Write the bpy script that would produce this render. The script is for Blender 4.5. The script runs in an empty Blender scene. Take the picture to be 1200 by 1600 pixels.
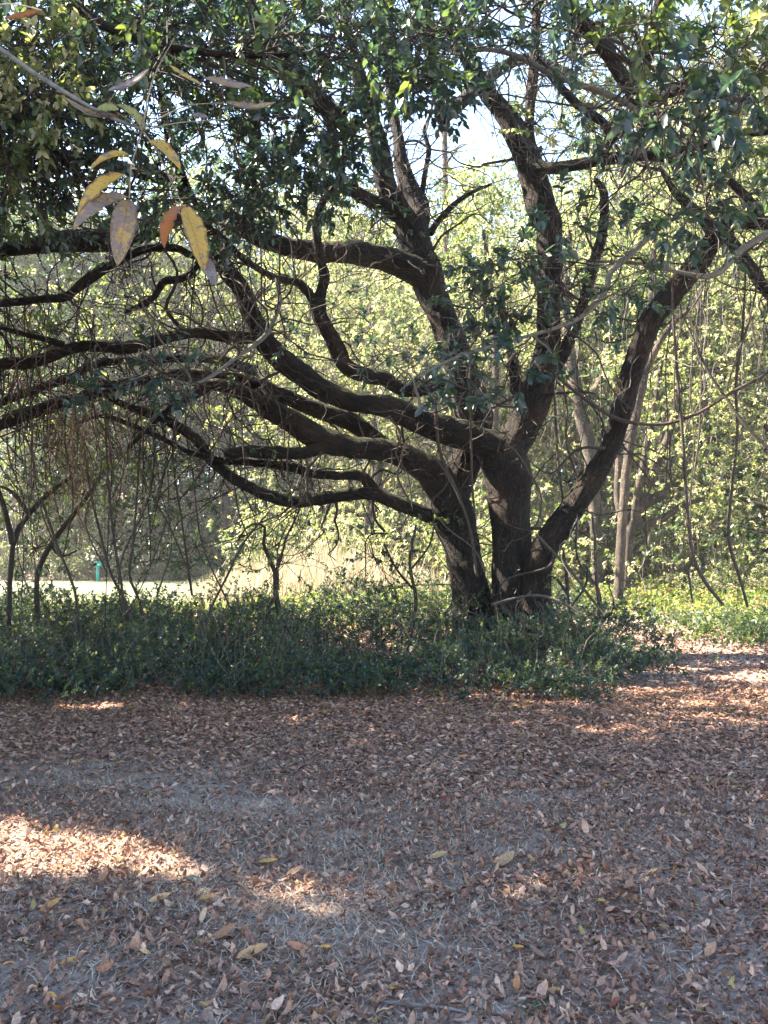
import bpy, math, random
import numpy as np
from mathutils import Vector, noise

# ------------------------------------------------------------------ camera, sky, sun, exposure
S = bpy.context.scene
C = S.collection
F = 1386.0                                    # focal length in photo pixels (1600 tall)
HAZE = .0005
PITCH = math.atan(70 / F)
CAMZ = 1.6
cam = bpy.data.cameras.new('camera')
cam.sensor_fit = 'VERTICAL'
cam.angle = 2 * math.atan(800 / F)
cam.clip_start = 0.05
cam.clip_end = 2000
camo = bpy.data.objects.new('camera', cam)
C.objects.link(camo)
camo.location = (0, 0, CAMZ)
camo.rotation_euler = (math.pi / 2 + PITCH, 0, 0)
S.camera = camo

SUN_EL, SUN_AZ = math.radians(44), math.radians(-76)       # azimuth from +Y towards +X
SD = np.array([math.sin(SUN_AZ) * math.cos(SUN_EL), math.cos(SUN_AZ) * math.cos(SUN_EL), math.sin(SUN_EL)])
W = bpy.data.worlds.new('World')
S.world = W
W.use_nodes = True
nt = W.node_tree
sky = nt.nodes.new('ShaderNodeTexSky')
sky.sky_type = 'NISHITA'
sky.sun_disc = False
sky.sun_elevation = SUN_EL
sky.sun_rotation = SUN_AZ
sky.dust_density = .3
sky.ozone_density = 1.2
nt.links.new(sky.outputs[0], nt.nodes['Background'].inputs[0])
nt.nodes['Background'].inputs[1].default_value = 0.075
sl = bpy.data.lights.new('sun', 'SUN')
sl.energy = 5.0
sl.angle = math.radians(0.5)
sl.color = (1, .9, .75)
so = bpy.data.objects.new('sun', sl)
C.objects.link(so)
so.rotation_euler = Vector(SD).to_track_quat('Z', 'Y').to_euler()
so.location = Vector(SD) * 60
S.view_settings.view_transform = 'Standard'
S.view_settings.look = 'None'
S.view_settings.exposure = 3.65
S.view_settings.gamma = 1
S.cycles.max_bounces = 8
S.cycles.diffuse_bounces = 4
S.cycles.glossy_bounces = 2
S.cycles.transmission_bounces = 5
S.cycles.sample_clamp_indirect = 6

rng = np.random.default_rng(11)
random.seed(11)
cp, sp = math.cos(PITCH), math.sin(PITCH)


# ------------------------------------------------------------------ helpers
def at(px, py, d):
    """point seen at photo pixel px,py at distance d (metres along +Y)"""
    u, v = (px - 600) / F, (800 - py) / F
    y, z = cp - sp * v, sp + cp * v
    s = d / y
    return np.array([u * s, d, CAMZ + z * s])


def pix(p):
    """photo pixel of world points (N,3)"""
    p = np.atleast_2d(p)
    x, y, z = p[:, 0], p[:, 1], p[:, 2] - CAMZ
    fw = cp * y + sp * z
    up = -sp * y + cp * z
    fw = np.where(np.abs(fw) < 1e-3, 1e-3, fw)
    return 600 + F * x / fw, 800 - F * up / fw, fw


def gnd(px, py):
    u, v = (px - 600) / F, (800 - py) / F
    y, z = cp - sp * v, sp + cp * v
    s = -CAMZ / z
    return np.array([u * s, y * s, 0.])


def ghz(x, y):
    """ground height"""
    near = np.clip(1 - np.hypot(x, y - 8) / 60, 0, 1)
    return near * (0.022 * np.sin(x * 1.3 + .4) * np.cos(y * 1.1) + 0.012 * np.sin(x * 3.1 + y * 2.3)
                   + 0.03 * np.sin(x * .35 + 1) * np.sin(y * .3)) + 0.0 * x


def norm(a):
    return a / np.maximum(np.linalg.norm(a, axis=-1, keepdims=True), 1e-9)


def make(name, V, Q, mat, parent=None, tint=None, vec=None, smooth=True, loc=None):
    """one mesh object from numpy verts and quads"""
    V = np.asarray(V, np.float32).reshape(-1, 3)
    Q = np.asarray(Q, np.int32).reshape(-1, 4)
    if loc is not None:
        V = V - np.asarray(loc, np.float32)
    me = bpy.data.meshes.new(name)
    me.vertices.add(len(V))
    me.vertices.foreach_set('co', V.ravel())
    me.loops.add(Q.size)
    me.loops.foreach_set('vertex_index', Q.ravel())
    me.polygons.add(len(Q))
    me.polygons.foreach_set('loop_start', np.arange(0, Q.size, 4, dtype=np.int32))
    if smooth:
        me.polygons.foreach_set('use_smooth', np.ones(len(Q), bool))
    me.update(calc_edges=True)
    if tint is not None:
        a = me.attributes.new('tint', 'FLOAT_COLOR', 'POINT')
        t = np.ones((len(V), 4), np.float32)
        t[:, :3] = tint
        a.data.foreach_set('color', t.ravel())
    if vec is not None:
        a = me.attributes.new('grain', 'FLOAT_VECTOR', 'POINT')
        a.data.foreach_set('vector', np.asarray(vec, np.float32).ravel())
    me.materials.append(mat)
    o = bpy.data.objects.new(name, me)
    C.objects.link(o)
    if parent is not None:
        o.parent = parent
    elif loc is not None:
        o.location = loc
    return o


def tag(o, label=None, cat=None, group=None, kind=None):
    if label:
        o['label'] = label
    if cat:
        o['category'] = cat
    if group:
        o['group'] = group
    if kind:
        o['kind'] = kind
    return o


def empty(name, loc, label, cat, group=None):
    o = bpy.data.objects.new(name, None)
    C.objects.link(o)
    o.location = loc
    o.empty_display_size = .3
    return tag(o, label, cat, group)


def copy_thing(o, parent=None):
    c = o.copy()
    C.objects.link(c)
    if parent is not None:
        c.parent = parent
    for ch in list(o.children):
        copy_thing(ch, c)
    return c


class Bag:
    """collects quads for one mesh"""
    def __init__(s):
        s.V, s.Q, s.T, s.G, s.n = [], [], [], [], 0

    def add(s, V, Q, tint=None, grain=None):
        V = V.reshape(-1, 3)
        s.V.append(V)
        s.Q.append(Q.reshape(-1, 4) + s.n)
        s.n += len(V)
        s.T.append(np.broadcast_to(np.asarray(tint if tint is not None else (1, 1, 1), float), (len(V), 3)))
        s.G.append(grain.reshape(-1, 3) if grain is not None else np.zeros((len(V), 3)))

    def build(s, name, mat, parent=None, loc=None, smooth=True):
        return make(name, np.concatenate(s.V), np.concatenate(s.Q), mat, parent,
                    np.concatenate(s.T), np.concatenate(s.G), smooth, loc)


def tubes(P, r, sides=4):
    """N tubes of S stations: P (N,S,3), r (N,S)"""
    N, K, _ = P.shape
    t = norm(np.gradient(P, axis=1))
    ref = np.array([.31, .22, .92])
    ref2 = np.array([.9, -.3, .1])
    u = np.cross(t, ref)
    bad = np.linalg.norm(u, axis=-1) < .25
    u[bad] = np.cross(t[bad], ref2)
    u = norm(u)
    for k in range(1, K):                          # carry the frame along so that it never flips
        w = u[:, k - 1] - t[:, k] * np.sum(u[:, k - 1] * t[:, k], -1, keepdims=True)
        u[:, k] = norm(w)
    v = np.cross(t, u)
    a = np.arange(sides) * 2 * np.pi / sides
    ring = (u[:, :, None, :] * np.cos(a)[None, None, :, None] + v[:, :, None, :] * np.sin(a)[None, None, :, None])
    V = P[:, :, None, :] + ring * r[:, :, None, None]
    idx = np.arange(N * K * sides).reshape(N, K, sides)
    q = np.stack([idx[:, :-1], np.roll(idx[:, :-1], -1, 2), np.roll(idx[:, 1:], -1, 2), idx[:, 1:]], -1)
    along = np.concatenate([np.zeros((N, 1)), np.cumsum(np.linalg.norm(np.diff(P, axis=1), axis=-1), 1)], 1)
    g = np.zeros((N, K, sides, 3))
    g[..., 0] = np.cos(a) * r[:, :, None]
    g[..., 1] = np.sin(a) * r[:, :, None]
    g[..., 2] = along[:, :, None]
    return V.reshape(-1, 3), q.reshape(-1, 4), g.reshape(-1, 3)


def spline(pts, step):
    """Catmull-Rom through rows of any width, resampled by 3-D length"""
    p = np.asarray(pts, float)
    p = np.vstack([2 * p[0] - p[1], p, 2 * p[-1] - p[-2]])
    out = []
    for i in range(1, len(p) - 2):
        n = max(2, int(np.linalg.norm(p[i + 1, :3] - p[i, :3]) / step))
        t = np.linspace(0, 1, n, endpoint=False)[:, None]
        a, b, c, d = p[i - 1], p[i], p[i + 1], p[i + 2]
        out.append(.5 * (2 * b + (c - a) * t + (2 * a - 5 * b + 4 * c - d) * t ** 2 + (3 * b - a - 3 * c + d) * t ** 3))
    out.append(p[-2][None])
    return np.vstack(out)


LIMB_PTS = []          # samples of every wood of the oak, for anchoring foliage


def limb(pts, d0, d1, sides=18, step=.07, rough=.12, keep=True, seed=0):
    """bark covered limb from photo rows (px,py,r_px); depth runs d0..d1; returns V,Q,grain"""
    a = np.asarray(pts, float).copy()
    s = np.concatenate([[0], np.cumsum(np.hypot(np.diff(a[:, 0]), np.diff(a[:, 1])))])
    s /= s[-1]
    rows = []
    for (x, y, r), k in zip(a, s):
        d = d0 + (d1 - d0) * k
        p = at(x, y, d)
        rows.append([*p, r * d / F])
    c = spline(rows, step)
    P, r = c[:, :3], np.maximum(c[:, 3], .006)
    # slow wander
    L = len(P)
    w = np.array([[noise.noise(Vector((q[0] * 1.7 + seed + o_, q[1] * 1.7 + o_, q[2] * 1.7))) for o_ in (0, 17.3, 41.9)] for q in P])
    P = P + w * (r * .1)[:, None]
    if keep:
        LIMB_PTS.append(np.column_stack([P, r]))
    V, Q, g = tubes(P[None], r[None], sides)
    # lumps and furrows
    cen = np.repeat(P, sides, 0)
    out = norm(V - cen)
    rr = np.repeat(r, sides)
    n1 = np.array([noise.noise(Vector((q[0] * 2.6, q[1] * 2.6, q[2] * 2.6 + seed))) for q in V])
    n2 = np.array([noise.noise(Vector((h[0] * 38 + seed, h[1] * 38, h[2] * 5))) for h in g])
    V = V + out * (rr * (rough * .75 * n1) + np.minimum(rr * rough * 1.3, .024) * n2)[:, None]
    return V, Q, g


# leaf meshes -----------------------------------------------------------------
def leaves(B, D, Nn, L, Wd, fold=.25, droop=.12):
    """simple leaf: two quads folded on the midrib. B base, D direction, Nn normal."""
    n = len(B)
    side = norm(np.cross(D, Nn))
    L, Wd = L[:, None], Wd[:, None]
    up = Nn * Wd * fold
    dr = Nn * L * droop
    b = B
    l1 = B + D * L * .3 + side * Wd + up
    l2 = B + D * L * .68 + side * Wd * .8 + up * .8 - dr * .35
    t = B + D * L - dr
    r2 = B + D * L * .68 - side * Wd * .8 + up * .8 - dr * .35
    r1 = B + D * L * .3 - side * Wd + up
    V = np.stack([b, l1, l2, t, r2, r1], 1)
    i = np.arange(n)[:, None] * 6
    Q = np.concatenate([i + np.array([0, 3, 2, 1]), i + np.array([0, 5, 4, 3])], 1)
    return V.reshape(-1, 3), Q.reshape(-1, 4)


def fine_leaves(B, D, Nn, L, Wd, curl, cup, stations=7, wave=None):
    """detailed leaf: stations x 3 vertices, curled along and cupped across"""
    n = len(B)
    side = norm(np.cross(D, Nn))
    t = np.linspace(0, 1, stations)
    prof = np.sin(np.pi * np.clip(t, 0, 1) ** .85) ** .68
    prof[0], prof[-1] = .06, .02
    cur = np.asarray(curl)[:, None]
    ang = cur * t[None]                                   # bend along length
    dl = 1. / (stations - 1)
    x = np.concatenate([np.zeros((n, 1)), np.cumsum(np.cos(ang[:, 1:]) * dl, 1)], 1)
    z = np.concatenate([np.zeros((n, 1)), np.cumsum(np.sin(ang[:, 1:]) * dl, 1)], 1)
    bx = D[:, None] * np.cos(ang)[..., None] + Nn[:, None] * np.sin(ang)[..., None]
    nn = -D[:, None] * np.sin(ang)[..., None] + Nn[:, None] * np.cos(ang)[..., None]
    mid = B[:, None] + (D[:, None] * x[..., None] + Nn[:, None] * z[..., None]) * L[:, None, None]
    w = prof[None] * Wd[:, None]
    cu = np.asarray(cup)[:, None]
    wv = np.zeros((n, stations, 2)) if wave is None else wave[:, None, None] * np.random.default_rng(5).normal(size=(n, stations, 2))
    l = mid + side[:, None] * (w * np.cos(cu))[..., None] + nn * (w * (np.sin(cu) + wv[..., 0]))[..., None]
    r = mid - side[:, None] * (w * np.cos(cu))[..., None] + nn * (w * (np.sin(cu) + wv[..., 1]))[..., None]
    V = np.stack([l, mid, r], 2)                          # n,S,3,3
    idx = np.arange(n * stations * 3).reshape(n, stations, 3)
    Q = np.stack([idx[:, :-1, :-1], idx[:, 1:, :-1], idx[:, 1:, 1:], idx[:, :-1, 1:]], -1)
    return V.reshape(-1, 3), Q.reshape(-1, 4)


def rand_dirs(n):
    return norm(rng.normal(size=(n, 3)))


# gaps of the canopy: where the sun reaches the clearing, photo ellipses (cx,cy,rx,ry)
GAPS = [(105, 1335, 180, 52), (245, 1355, 85, 26), (20, 1300, 70, 28), (1050, 1042, 75, 4), (1150, 1060, 90, 7), (1000, 1018, 60, 6), (1150, 1020, 60, 5),
        (60, 1000, 60, 8), (150, 1105, 60, 5), (1050, 928, 200, 30), (520, 935, 260, 22)]


THIN = [(520, 1415, 240, 44, .86), (920, 1392, 150, 24, .84), (300, 1380, 120, 26, .8), (480, 1262, 110, 14, .7), (980, 1150, 90, 12, .45)]      # where the leaves only thin out


def in_gap(P):
    g = P - SD[None] * (P[:, 2:3] / SD[2])
    x, y, fw = pix(g)
    hit = np.zeros(len(P), bool)
    edge = rng.uniform(.3, 1.9, len(P))
    for cx, cy, rx, ry in GAPS:
        hit |= ((x - cx) / rx) ** 2 + ((y - cy) / ry) ** 2 < edge
    for cx, cy, rx, ry, pr in THIN:
        hit |= (((x - cx) / rx) ** 2 + ((y - cy) / ry) ** 2 < edge) & (rng.random(len(P)) < pr)
    return hit & (fw > .5)


def clusters(Cp, A, TL, K, leafL, ratio, palette, bag_leaf, bag_wood, spread=.8, cull=True, droop=-.2, wood=(.05, .04, .03)):
    """leafy twigs: N bases Cp, directions A, lengths TL, K leaves each"""
    N = len(Cp)
    if N == 0:
        return
    A = norm(A)
    ref = np.where(np.abs(A[:, 2:3]) > .9, np.array([[1., 0, 0]]), np.array([[0, 0, 1.]]))
    U = norm(np.cross(A, ref))
    Vv = np.cross(A, U)
    s = np.linspace(.2, 1.0, K)[None] ** .7 + rng.normal(0, .03, (N, K))
    az = 2.4 * np.arange(K)[None] + rng.uniform(0, 6.28, (N, 1)) + rng.normal(0, .4, (N, K))
    rad = U[:, None] * np.cos(az)[..., None] + Vv[:, None] * np.sin(az)[..., None]
    bend = np.array([0, 0, -.12]) * TL[:, None, None] * (s ** 2)[..., None]
    B = Cp[:, None] + A[:, None] * (s * TL[:, None])[..., None] + bend
    D = norm(A[:, None] * .65 + rad * spread + np.array([0, 0, droop]) + rng.normal(0, .18, (N, K, 3)))
    up = np.array([0, 0, 1.]) + rng.normal(0, .45, (N, K, 3))
    Nn = norm(up - D * np.sum(up * D, -1, keepdims=True))
    L = leafL * rng.uniform(.65, 1.25, (N, K))
    pal = np.asarray(palette)
    ci = rng.integers(0, len(pal), (N, 1))
    ci = np.where(rng.random((N, K)) < .35, rng.integers(0, len(pal), (N, K)), ci)
    col = pal[ci] * rng.uniform(.75, 1.3, (N, K, 1))
    B, D, Nn, L, col = B.reshape(-1, 3), D.reshape(-1, 3), Nn.reshape(-1, 3), L.ravel(), col.reshape(-1, 3)
    if cull:
        k = ~in_gap(B)
        B, D, Nn, L, col = B[k], D[k], Nn[k], L[k], col[k]
    V, Q = leaves(B, D, Nn, L, L * ratio * .5)
    bag_leaf.add(V, Q, np.repeat(col, 6, 0))
    if bag_wood is not None:
        q = np.linspace(0, 1, 3)
        P = Cp[:, None] + A[:, None] * (q[None] * TL[:, None])[..., None] + np.array([0, 0, -.12]) * TL[:, None, None] * (q ** 2)[None, :, None]
        V, Q, g = tubes(P, np.broadcast_to(np.array([.006, .0045, .0025]), (N, 3)) * rng.uniform(.7, 1.3, (N, 1)), 3)
        bag_wood.add(V, Q, wood, g)


def wiggle(p0, p1, K, amp, sag=0.):
    """N curvy strands from p0 to p1"""
    n = len(p0)
    t = np.linspace(0, 1, K)
    P = p0[:, None] * (1 - t)[None, :, None] + p1[:, None] * t[None, :, None]
    L = np.linalg.norm(p1 - p0, axis=-1)
    off = np.zeros((n, K, 3))
    for f in (1, 2, 3.3, 5.1):
        ph = rng.uniform(0, 6.28, (n, 1, 3))
        off += np.sin(t[None, :, None] * math.pi * f + ph) * rng.normal(0, 1, (n, 1, 3)) / f
    off -= off[:, :1] * (1 - t)[None, :, None] + off[:, -1:] * t[None, :, None]
    P = P + off * (amp * L)[:, None, None]
    P[..., 2] -= sag * L[:, None] * (4 * t * (1 - t))[None]
    return P


# ------------------------------------------------------------------ materials
def new_mat(name):
    m = bpy.data.materials.new(name)
    m.use_nodes = True
    n = m.node_tree
    return m, n, n.nodes['Principled BSDF'], n.nodes['Material Output']


def nd(n, typ, **kw):
    o = n.nodes.new(typ)
    for k, v in kw.items():
        setattr(o, k, v)
    return o


def ramp(n, fac, stops):
    r = n.nodes.new('ShaderNodeValToRGB')
    e = r.color_ramp.elements
    while len(e) < len(stops):
        e.new(.5)
    for el, (p, c) in zip(e, stops):
        el.position = p
        el.color = (*c, 1)
    n.links.new(fac, r.inputs[0])
    return r.outputs[0]


def mixc(n, fac, a, b, mode='MIX'):
    m = nd(n, 'ShaderNodeMix', data_type='RGBA', blend_type=mode)
    for sock, v in ((m.inputs[0], fac), (m.inputs[6], a), (m.inputs[7], b)):
        if hasattr(v, 'links'):
            n.links.new(v, sock)
        elif isinstance(v, (int, float)):
            sock.default_value = v
        else:
            sock.default_value = (*v, 1)
    return m.outputs[2]


def noise_tex(n, vec, scale, detail=4, rough=.6):
    t = nd(n, 'ShaderNodeTexNoise')
    t.inputs['Scale'].default_value = scale
    t.inputs['Detail'].default_value = detail
    t.inputs['Roughness'].default_value = rough
    if vec is not None:
        n.links.new(vec, t.inputs['Vector'])
    return t.outputs['Fac']


def leaf_mat(name, rough=.38, trans=.42, boost=(2.4, 2.3, .9), spec=.5):
    m, n, b, out = new_mat(name)
    at_ = nd(n, 'ShaderNodeAttribute', attribute_name='tint')
    geo = nd(n, 'ShaderNodeNewGeometry')
    nz = noise_tex(n, geo.outputs['Position'], 60, 2)
    col = mixc(n, .5, at_.outputs['Color'], ramp(n, nz, [(.3, (.55, .55, .5)), (.7, (1.3, 1.25, 1.2))]), 'MULTIPLY')
    n.links.new(col, b.inputs['Base Color'])
    b.inputs['Roughness'].default_value = rough
    b.inputs['Specular IOR Level'].default_value = spec
    tr = nd(n, 'ShaderNodeBsdfTranslucent')
    n.links.new(mixc(n, 1., at_.outputs['Color'], boost, 'MULTIPLY'), tr.inputs['Color'])
    mx = nd(n, 'ShaderNodeMixShader')
    mx.inputs[0].default_value = trans
    n.links.new(b.outputs[0], mx.inputs[1])
    n.links.new(tr.outputs[0], mx.inputs[2])
    n.links.new(mx.outputs[0], out.inputs['Surface'])
    return m


def bark_mat(name, dark, mid, pale, moss=.5, bump=1., stretch=.2, lichen=.62):
    m, n, b, out = new_mat(name)
    at_ = nd(n, 'ShaderNodeAttribute', attribute_name='grain')
    mp = nd(n, 'ShaderNodeMapping')
    mp.inputs['Scale'].default_value = (1, 1, stretch)
    n.links.new(at_.outputs['Vector'], mp.inputs['Vector'])
    geo = nd(n, 'ShaderNodeNewGeometry')
    fur = noise_tex(n, mp.outputs[0], 52, 6, .7)
    vo = nd(n, 'ShaderNodeTexVoronoi', feature='DISTANCE_TO_EDGE')
    vo.inputs['Scale'].default_value = 38
    n.links.new(mp.outputs[0], vo.inputs['Vector'])
    big = noise_tex(n, geo.outputs['Position'], 3.2, 4)
    col = ramp(n, fur, [(.32, dark), (.55, mid), (.78, pale)])
    col = mixc(n, 1., col, ramp(n, noise_tex(n, geo.outputs['Position'], 1.7, 3), [(.3, (.55, .55, .58)), (.5, (1, 1, 1)), (.72, (2.1, 1.9, 1.75))]), 'MULTIPLY')
    lich = ramp(n, noise_tex(n, geo.outputs['Position'], 11, 5, .7), [(lichen, (0, 0, 0)), (lichen + .06, (1, 1, 1))])
    col = mixc(n, lich, col, tuple(min(1, c * 1.9 + .04) for c in pale))
    # moss grows on the upper sides
    sep = nd(n, 'ShaderNodeSeparateXYZ')
    n.links.new(geo.outputs['Normal'], sep.inputs[0])
    mm = nd(n, 'ShaderNodeMath', operation='MULTIPLY')
    n.links.new(sep.outputs['Z'], mm.inputs[0])
    n.links.new(big, mm.inputs[1])
    mo = nd(n, 'ShaderNodeMath', operation='MULTIPLY', use_clamp=True)
    n.links.new(ramp(n, mm.outputs[0], [(.18, (0, 0, 0)), (.5, (1, 1, 1))]), mo.inputs[0])
    mo.inputs[1].default_value = moss
    col = mixc(n, mo.outputs[0], col, (.06, .07, .02))
    n.links.new(col, b.inputs['Base Color'])
    b.inputs['Roughness'].default_value = .9
    b.inputs['Specular IOR Level'].default_value = .2
    add = nd(n, 'ShaderNodeMath', operation='ADD')
    n.links.new(fur, add.inputs[0])
    sm = nd(n, 'ShaderNodeMath', operation='MINIMUM')
    n.links.new(vo.outputs['Distance'], sm.inputs[0])
    sm.inputs[1].default_value = .22
    n.links.new(sm.outputs[0], add.inputs[1])
    bp = nd(n, 'ShaderNodeBump')
    bp.inputs['Strength'].default_value = bump
    bp.inputs['Distance'].default_value = .06
    n.links.new(add.outputs[0], bp.inputs['Height'])
    n.links.new(bp.outputs[0], b.inputs['Normal'])
    return m


def plain(name, col, rough=.85, var=.35, scale=9, spec=.3):
    m, n, b, out = new_mat(name)
    geo = nd(n, 'ShaderNodeNewGeometry')
    f = noise_tex(n, geo.outputs['Position'], scale, 5)
    n.links.new(ramp(n, f, [(.3, tuple(c * (1 - var) for c in col)), (.7, tuple(min(1, c * (1 + var)) for c in col))]), b.inputs['Base Color'])
    b.inputs['Roughness'].default_value = rough
    b.inputs['Specular IOR Level'].default_value = spec
    return m


def tinted(name, rough=.85, spec=.25, trans=0., var=.35, scale=70):
    m, n, b, out = new_mat(name)
    at_ = nd(n, 'ShaderNodeAttribute', attribute_name='tint')
    geo = nd(n, 'ShaderNodeNewGeometry')
    f = noise_tex(n, geo.outputs['Position'], scale, 3)
    col = mixc(n, 1., at_.outputs['Color'], ramp(n, f, [(.3, (1 - var,) * 3), (.7, (1 + var,) * 3)]), 'MULTIPLY')
    n.links.new(col, b.inputs['Base Color'])
    b.inputs['Roughness'].default_value = rough
    b.inputs['Specular IOR Level'].default_value = spec
    if trans:
        tr = nd(n, 'ShaderNodeBsdfTranslucent')
        n.links.new(col, tr.inputs['Color'])
        mx = nd(n, 'ShaderNodeMixShader')
        mx.inputs[0].default_value = trans
        n.links.new(b.outputs[0], mx.inputs[1])
        n.links.new(tr.outputs[0], mx.inputs[2])
        n.links.new(mx.outputs[0], out.inputs['Surface'])
    return m


M_LEAF = leaf_mat('oak_leaf', rough=.42, trans=.32, boost=(2.6, 2.7, 1.3), spec=.6)
M_FARLEAF = leaf_mat('wood_leaf', rough=.5, trans=.5, boost=(2.0, 2.0, 1.1))
M_COVER = leaf_mat('cover_leaf', rough=.5, trans=.4)
M_BARK = bark_mat('oak_bark', (.006, .0042, .0034), (.02, .0145, .0115), (.06, .046, .037), moss=.5, lichen=.68)
M_FARBARK = bark_mat('pale_bark', (.024, .019, .015), (.066, .053, .041), (.135, .114, .092), moss=.7, bump=1., lichen=.62)
M_TWIG = tinted('twig_bark', var=.4, scale=40)
M_LITTER = tinted('dry_leaf', rough=.75, spec=.25, trans=.12, var=.3, scale=90)
M_STRAW = tinted('straw', rough=.8, trans=.25)

# ------------------------------------------------------------------ setting: ground, field
gx = np.sign(np.linspace(-1, 1, 161)) * np.abs(np.linspace(-1, 1, 161)) ** 2.6 * 320
gy = np.concatenate([-np.linspace(1, 0, 30) ** 2 * 120 + 0.0, np.linspace(0, 1, 171)[1:] ** 2.4 * 420])
X, Y = np.meshgrid(gx, gy)
Z = ghz(X, Y)
nx, ny = len(gx), len(gy)
ii = np.arange(nx * ny).reshape(ny, nx)
gq = np.stack([ii[:-1, :-1], ii[:-1, 1:], ii[1:, 1:], ii[1:, :-1]], -1)


def ground_mat():
    m, n, b, out = new_mat('forest_floor')
    geo = nd(n, 'ShaderNodeNewGeometry')
    big = noise_tex(n, geo.outputs['Position'], .9, 5)
    fine = noise_tex(n, geo.outputs['Position'], 45, 6, .7)
    sand = ramp(n, fine, [(.3, (.13, .1, .084)), (.5, (.26, .21, .18)), (.7, (.4, .33, .28))])
    soil = ramp(n, fine, [(.3, (.11, .074, .058)), (.7, (.24, .17, .135))])
    col = mixc(n, ramp(n, big, [(.42, (0, 0, 0)), (.6, (1, 1, 1))]), soil, sand)
    n.links.new(col, b.inputs['Base Color'])
    b.inputs['Roughness'].default_value = .95
    b.inputs['Specular IOR Level'].default_value = .15
    bp = nd(n, 'ShaderNodeBump')
    bp.inputs['Strength'].default_value = .7
    bp.inputs['Distance'].default_value = .02
    n.links.new(fine, bp.inputs['Height'])
    n.links.new(bp.outputs[0], b.inputs['Normal'])
    return m


M_GROUND = ground_mat()
tag(make('ground', np.stack([X, Y, Z], -1), gq, M_GROUND), kind='structure')


def field_mat():
    m, n, b, out = new_mat('mown_grass')
    geo = nd(n, 'ShaderNodeNewGeometry')
    f = noise_tex(n, geo.outputs['Position'], 6, 6, .75)
    n.links.new(ramp(n, f, [(.3, (.05, .06, .022)), (.7, (.125, .125, .055))]), b.inputs['Base Color'])
    b.inputs['Roughness'].default_value = .9
    bp = nd(n, 'ShaderNodeBump')
    bp.inputs['Distance'].default_value = .05
    n.links.new(f, bp.inputs['Height'])
    n.links.new(bp.outputs[0], b.inputs['Normal'])
    return m


fx = np.linspace(-70, -1.5, 60)
fy = np.linspace(26, 58, 40)
X, Y = np.meshgrid(fx, fy)
X = X + np.where(X > -3, 1.2 * np.sin(Y * .5), 0)
Z = ghz(X, Y) + .05
ii = np.arange(X.size).reshape(X.shape)
tag(make('mown_field', np.stack([X, Y, Z], -1), np.stack([ii[:-1, :-1], ii[:-1, 1:], ii[1:, 1:], ii[1:, :-1]], -1), field_mat()), kind='structure')

# ------------------------------------------------------------------ the great oak
OAKY = 15.0
base = gnd(790, 1012)
oak = empty('oak_tree', (base[0], OAKY, 0), 'huge spreading oak with several dark mossy stems rising from the thicket', 'tree')
oloc = np.array([base[0], OAKY, 0.])


def oak_part(name, pts, d0, d1, sides=18, seed=0, mat=None, **k):
    V, Q, g = limb(pts, d0, d1, sides, seed=seed, **k)
    o = make(name, V, Q, mat or M_BARK, oak, None, g, True, oloc)
    return o


TR = [  # trunk stems
    [(806, 1030, 46), (803, 985, 38), (800, 940, 33), (799, 880, 30), (798, 830, 30), (796, 780, 32), (791, 740, 36), (788, 712, 36), (792, 690, 28)],
    [(752, 1030, 44), (745, 985, 37), (737, 940, 31), (731, 900, 28), (723, 850, 28), (711, 812, 33), (703, 785, 33), (712, 755, 27), (728, 715, 26), (742, 670, 30), (738, 630, 28), (727, 600, 24),
     (714, 560, 24), (700, 520, 22), (684, 477, 23), (674, 450, 25), (666, 425, 26), (655, 400, 27), (648, 375, 26), (642, 350, 25)],
    [(840, 1030, 38), (838, 985, 30), (838, 930, 24), (842, 890, 21), (853, 855, 21), (880, 813, 20), (905, 781, 19), (926, 750, 18), (943, 719, 16), (957, 690, 14), (967, 656, 16), (975, 625, 17),
     (983, 594, 17), (993, 562, 17), (1004, 531, 17), (1018, 500, 17), (1035, 478, 18), (1052, 455, 18), (1073, 430, 18), (1097, 400, 16), (1115, 375, 15), (1132, 355, 13), (1160, 345, 12), (1200, 348, 10), (1280, 340, 7)],
    [(792, 712, 30), (803, 690, 27), (816, 672, 25), (827, 650, 25), (838, 625, 24), (845, 600, 24), (851, 575, 23), (856, 540, 20), (858, 500, 18), (857, 460, 18), (857, 425, 18), (858, 375, 20), (857, 350, 21), (847, 325, 22),
     (841, 300, 22), (834, 275, 21), (824, 250, 20), (811, 225, 18), (801, 200, 18), (785, 175, 15), (765, 150, 14), (748, 125, 13), (735, 100, 12), (720, 70, 10), (700, 30, 9), (685, -30, 8), (680, -120, 6)],
]
DD = [(15, 15), (15.35, 15.7), (14.9, 13.2), (15, 14.4)]
for i, (p, d) in enumerate(zip(TR, DD)):
    oak_part('stem', p, d[0], d[1], 48, seed=i * 7.3, step=.035, rough=.14)
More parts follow.
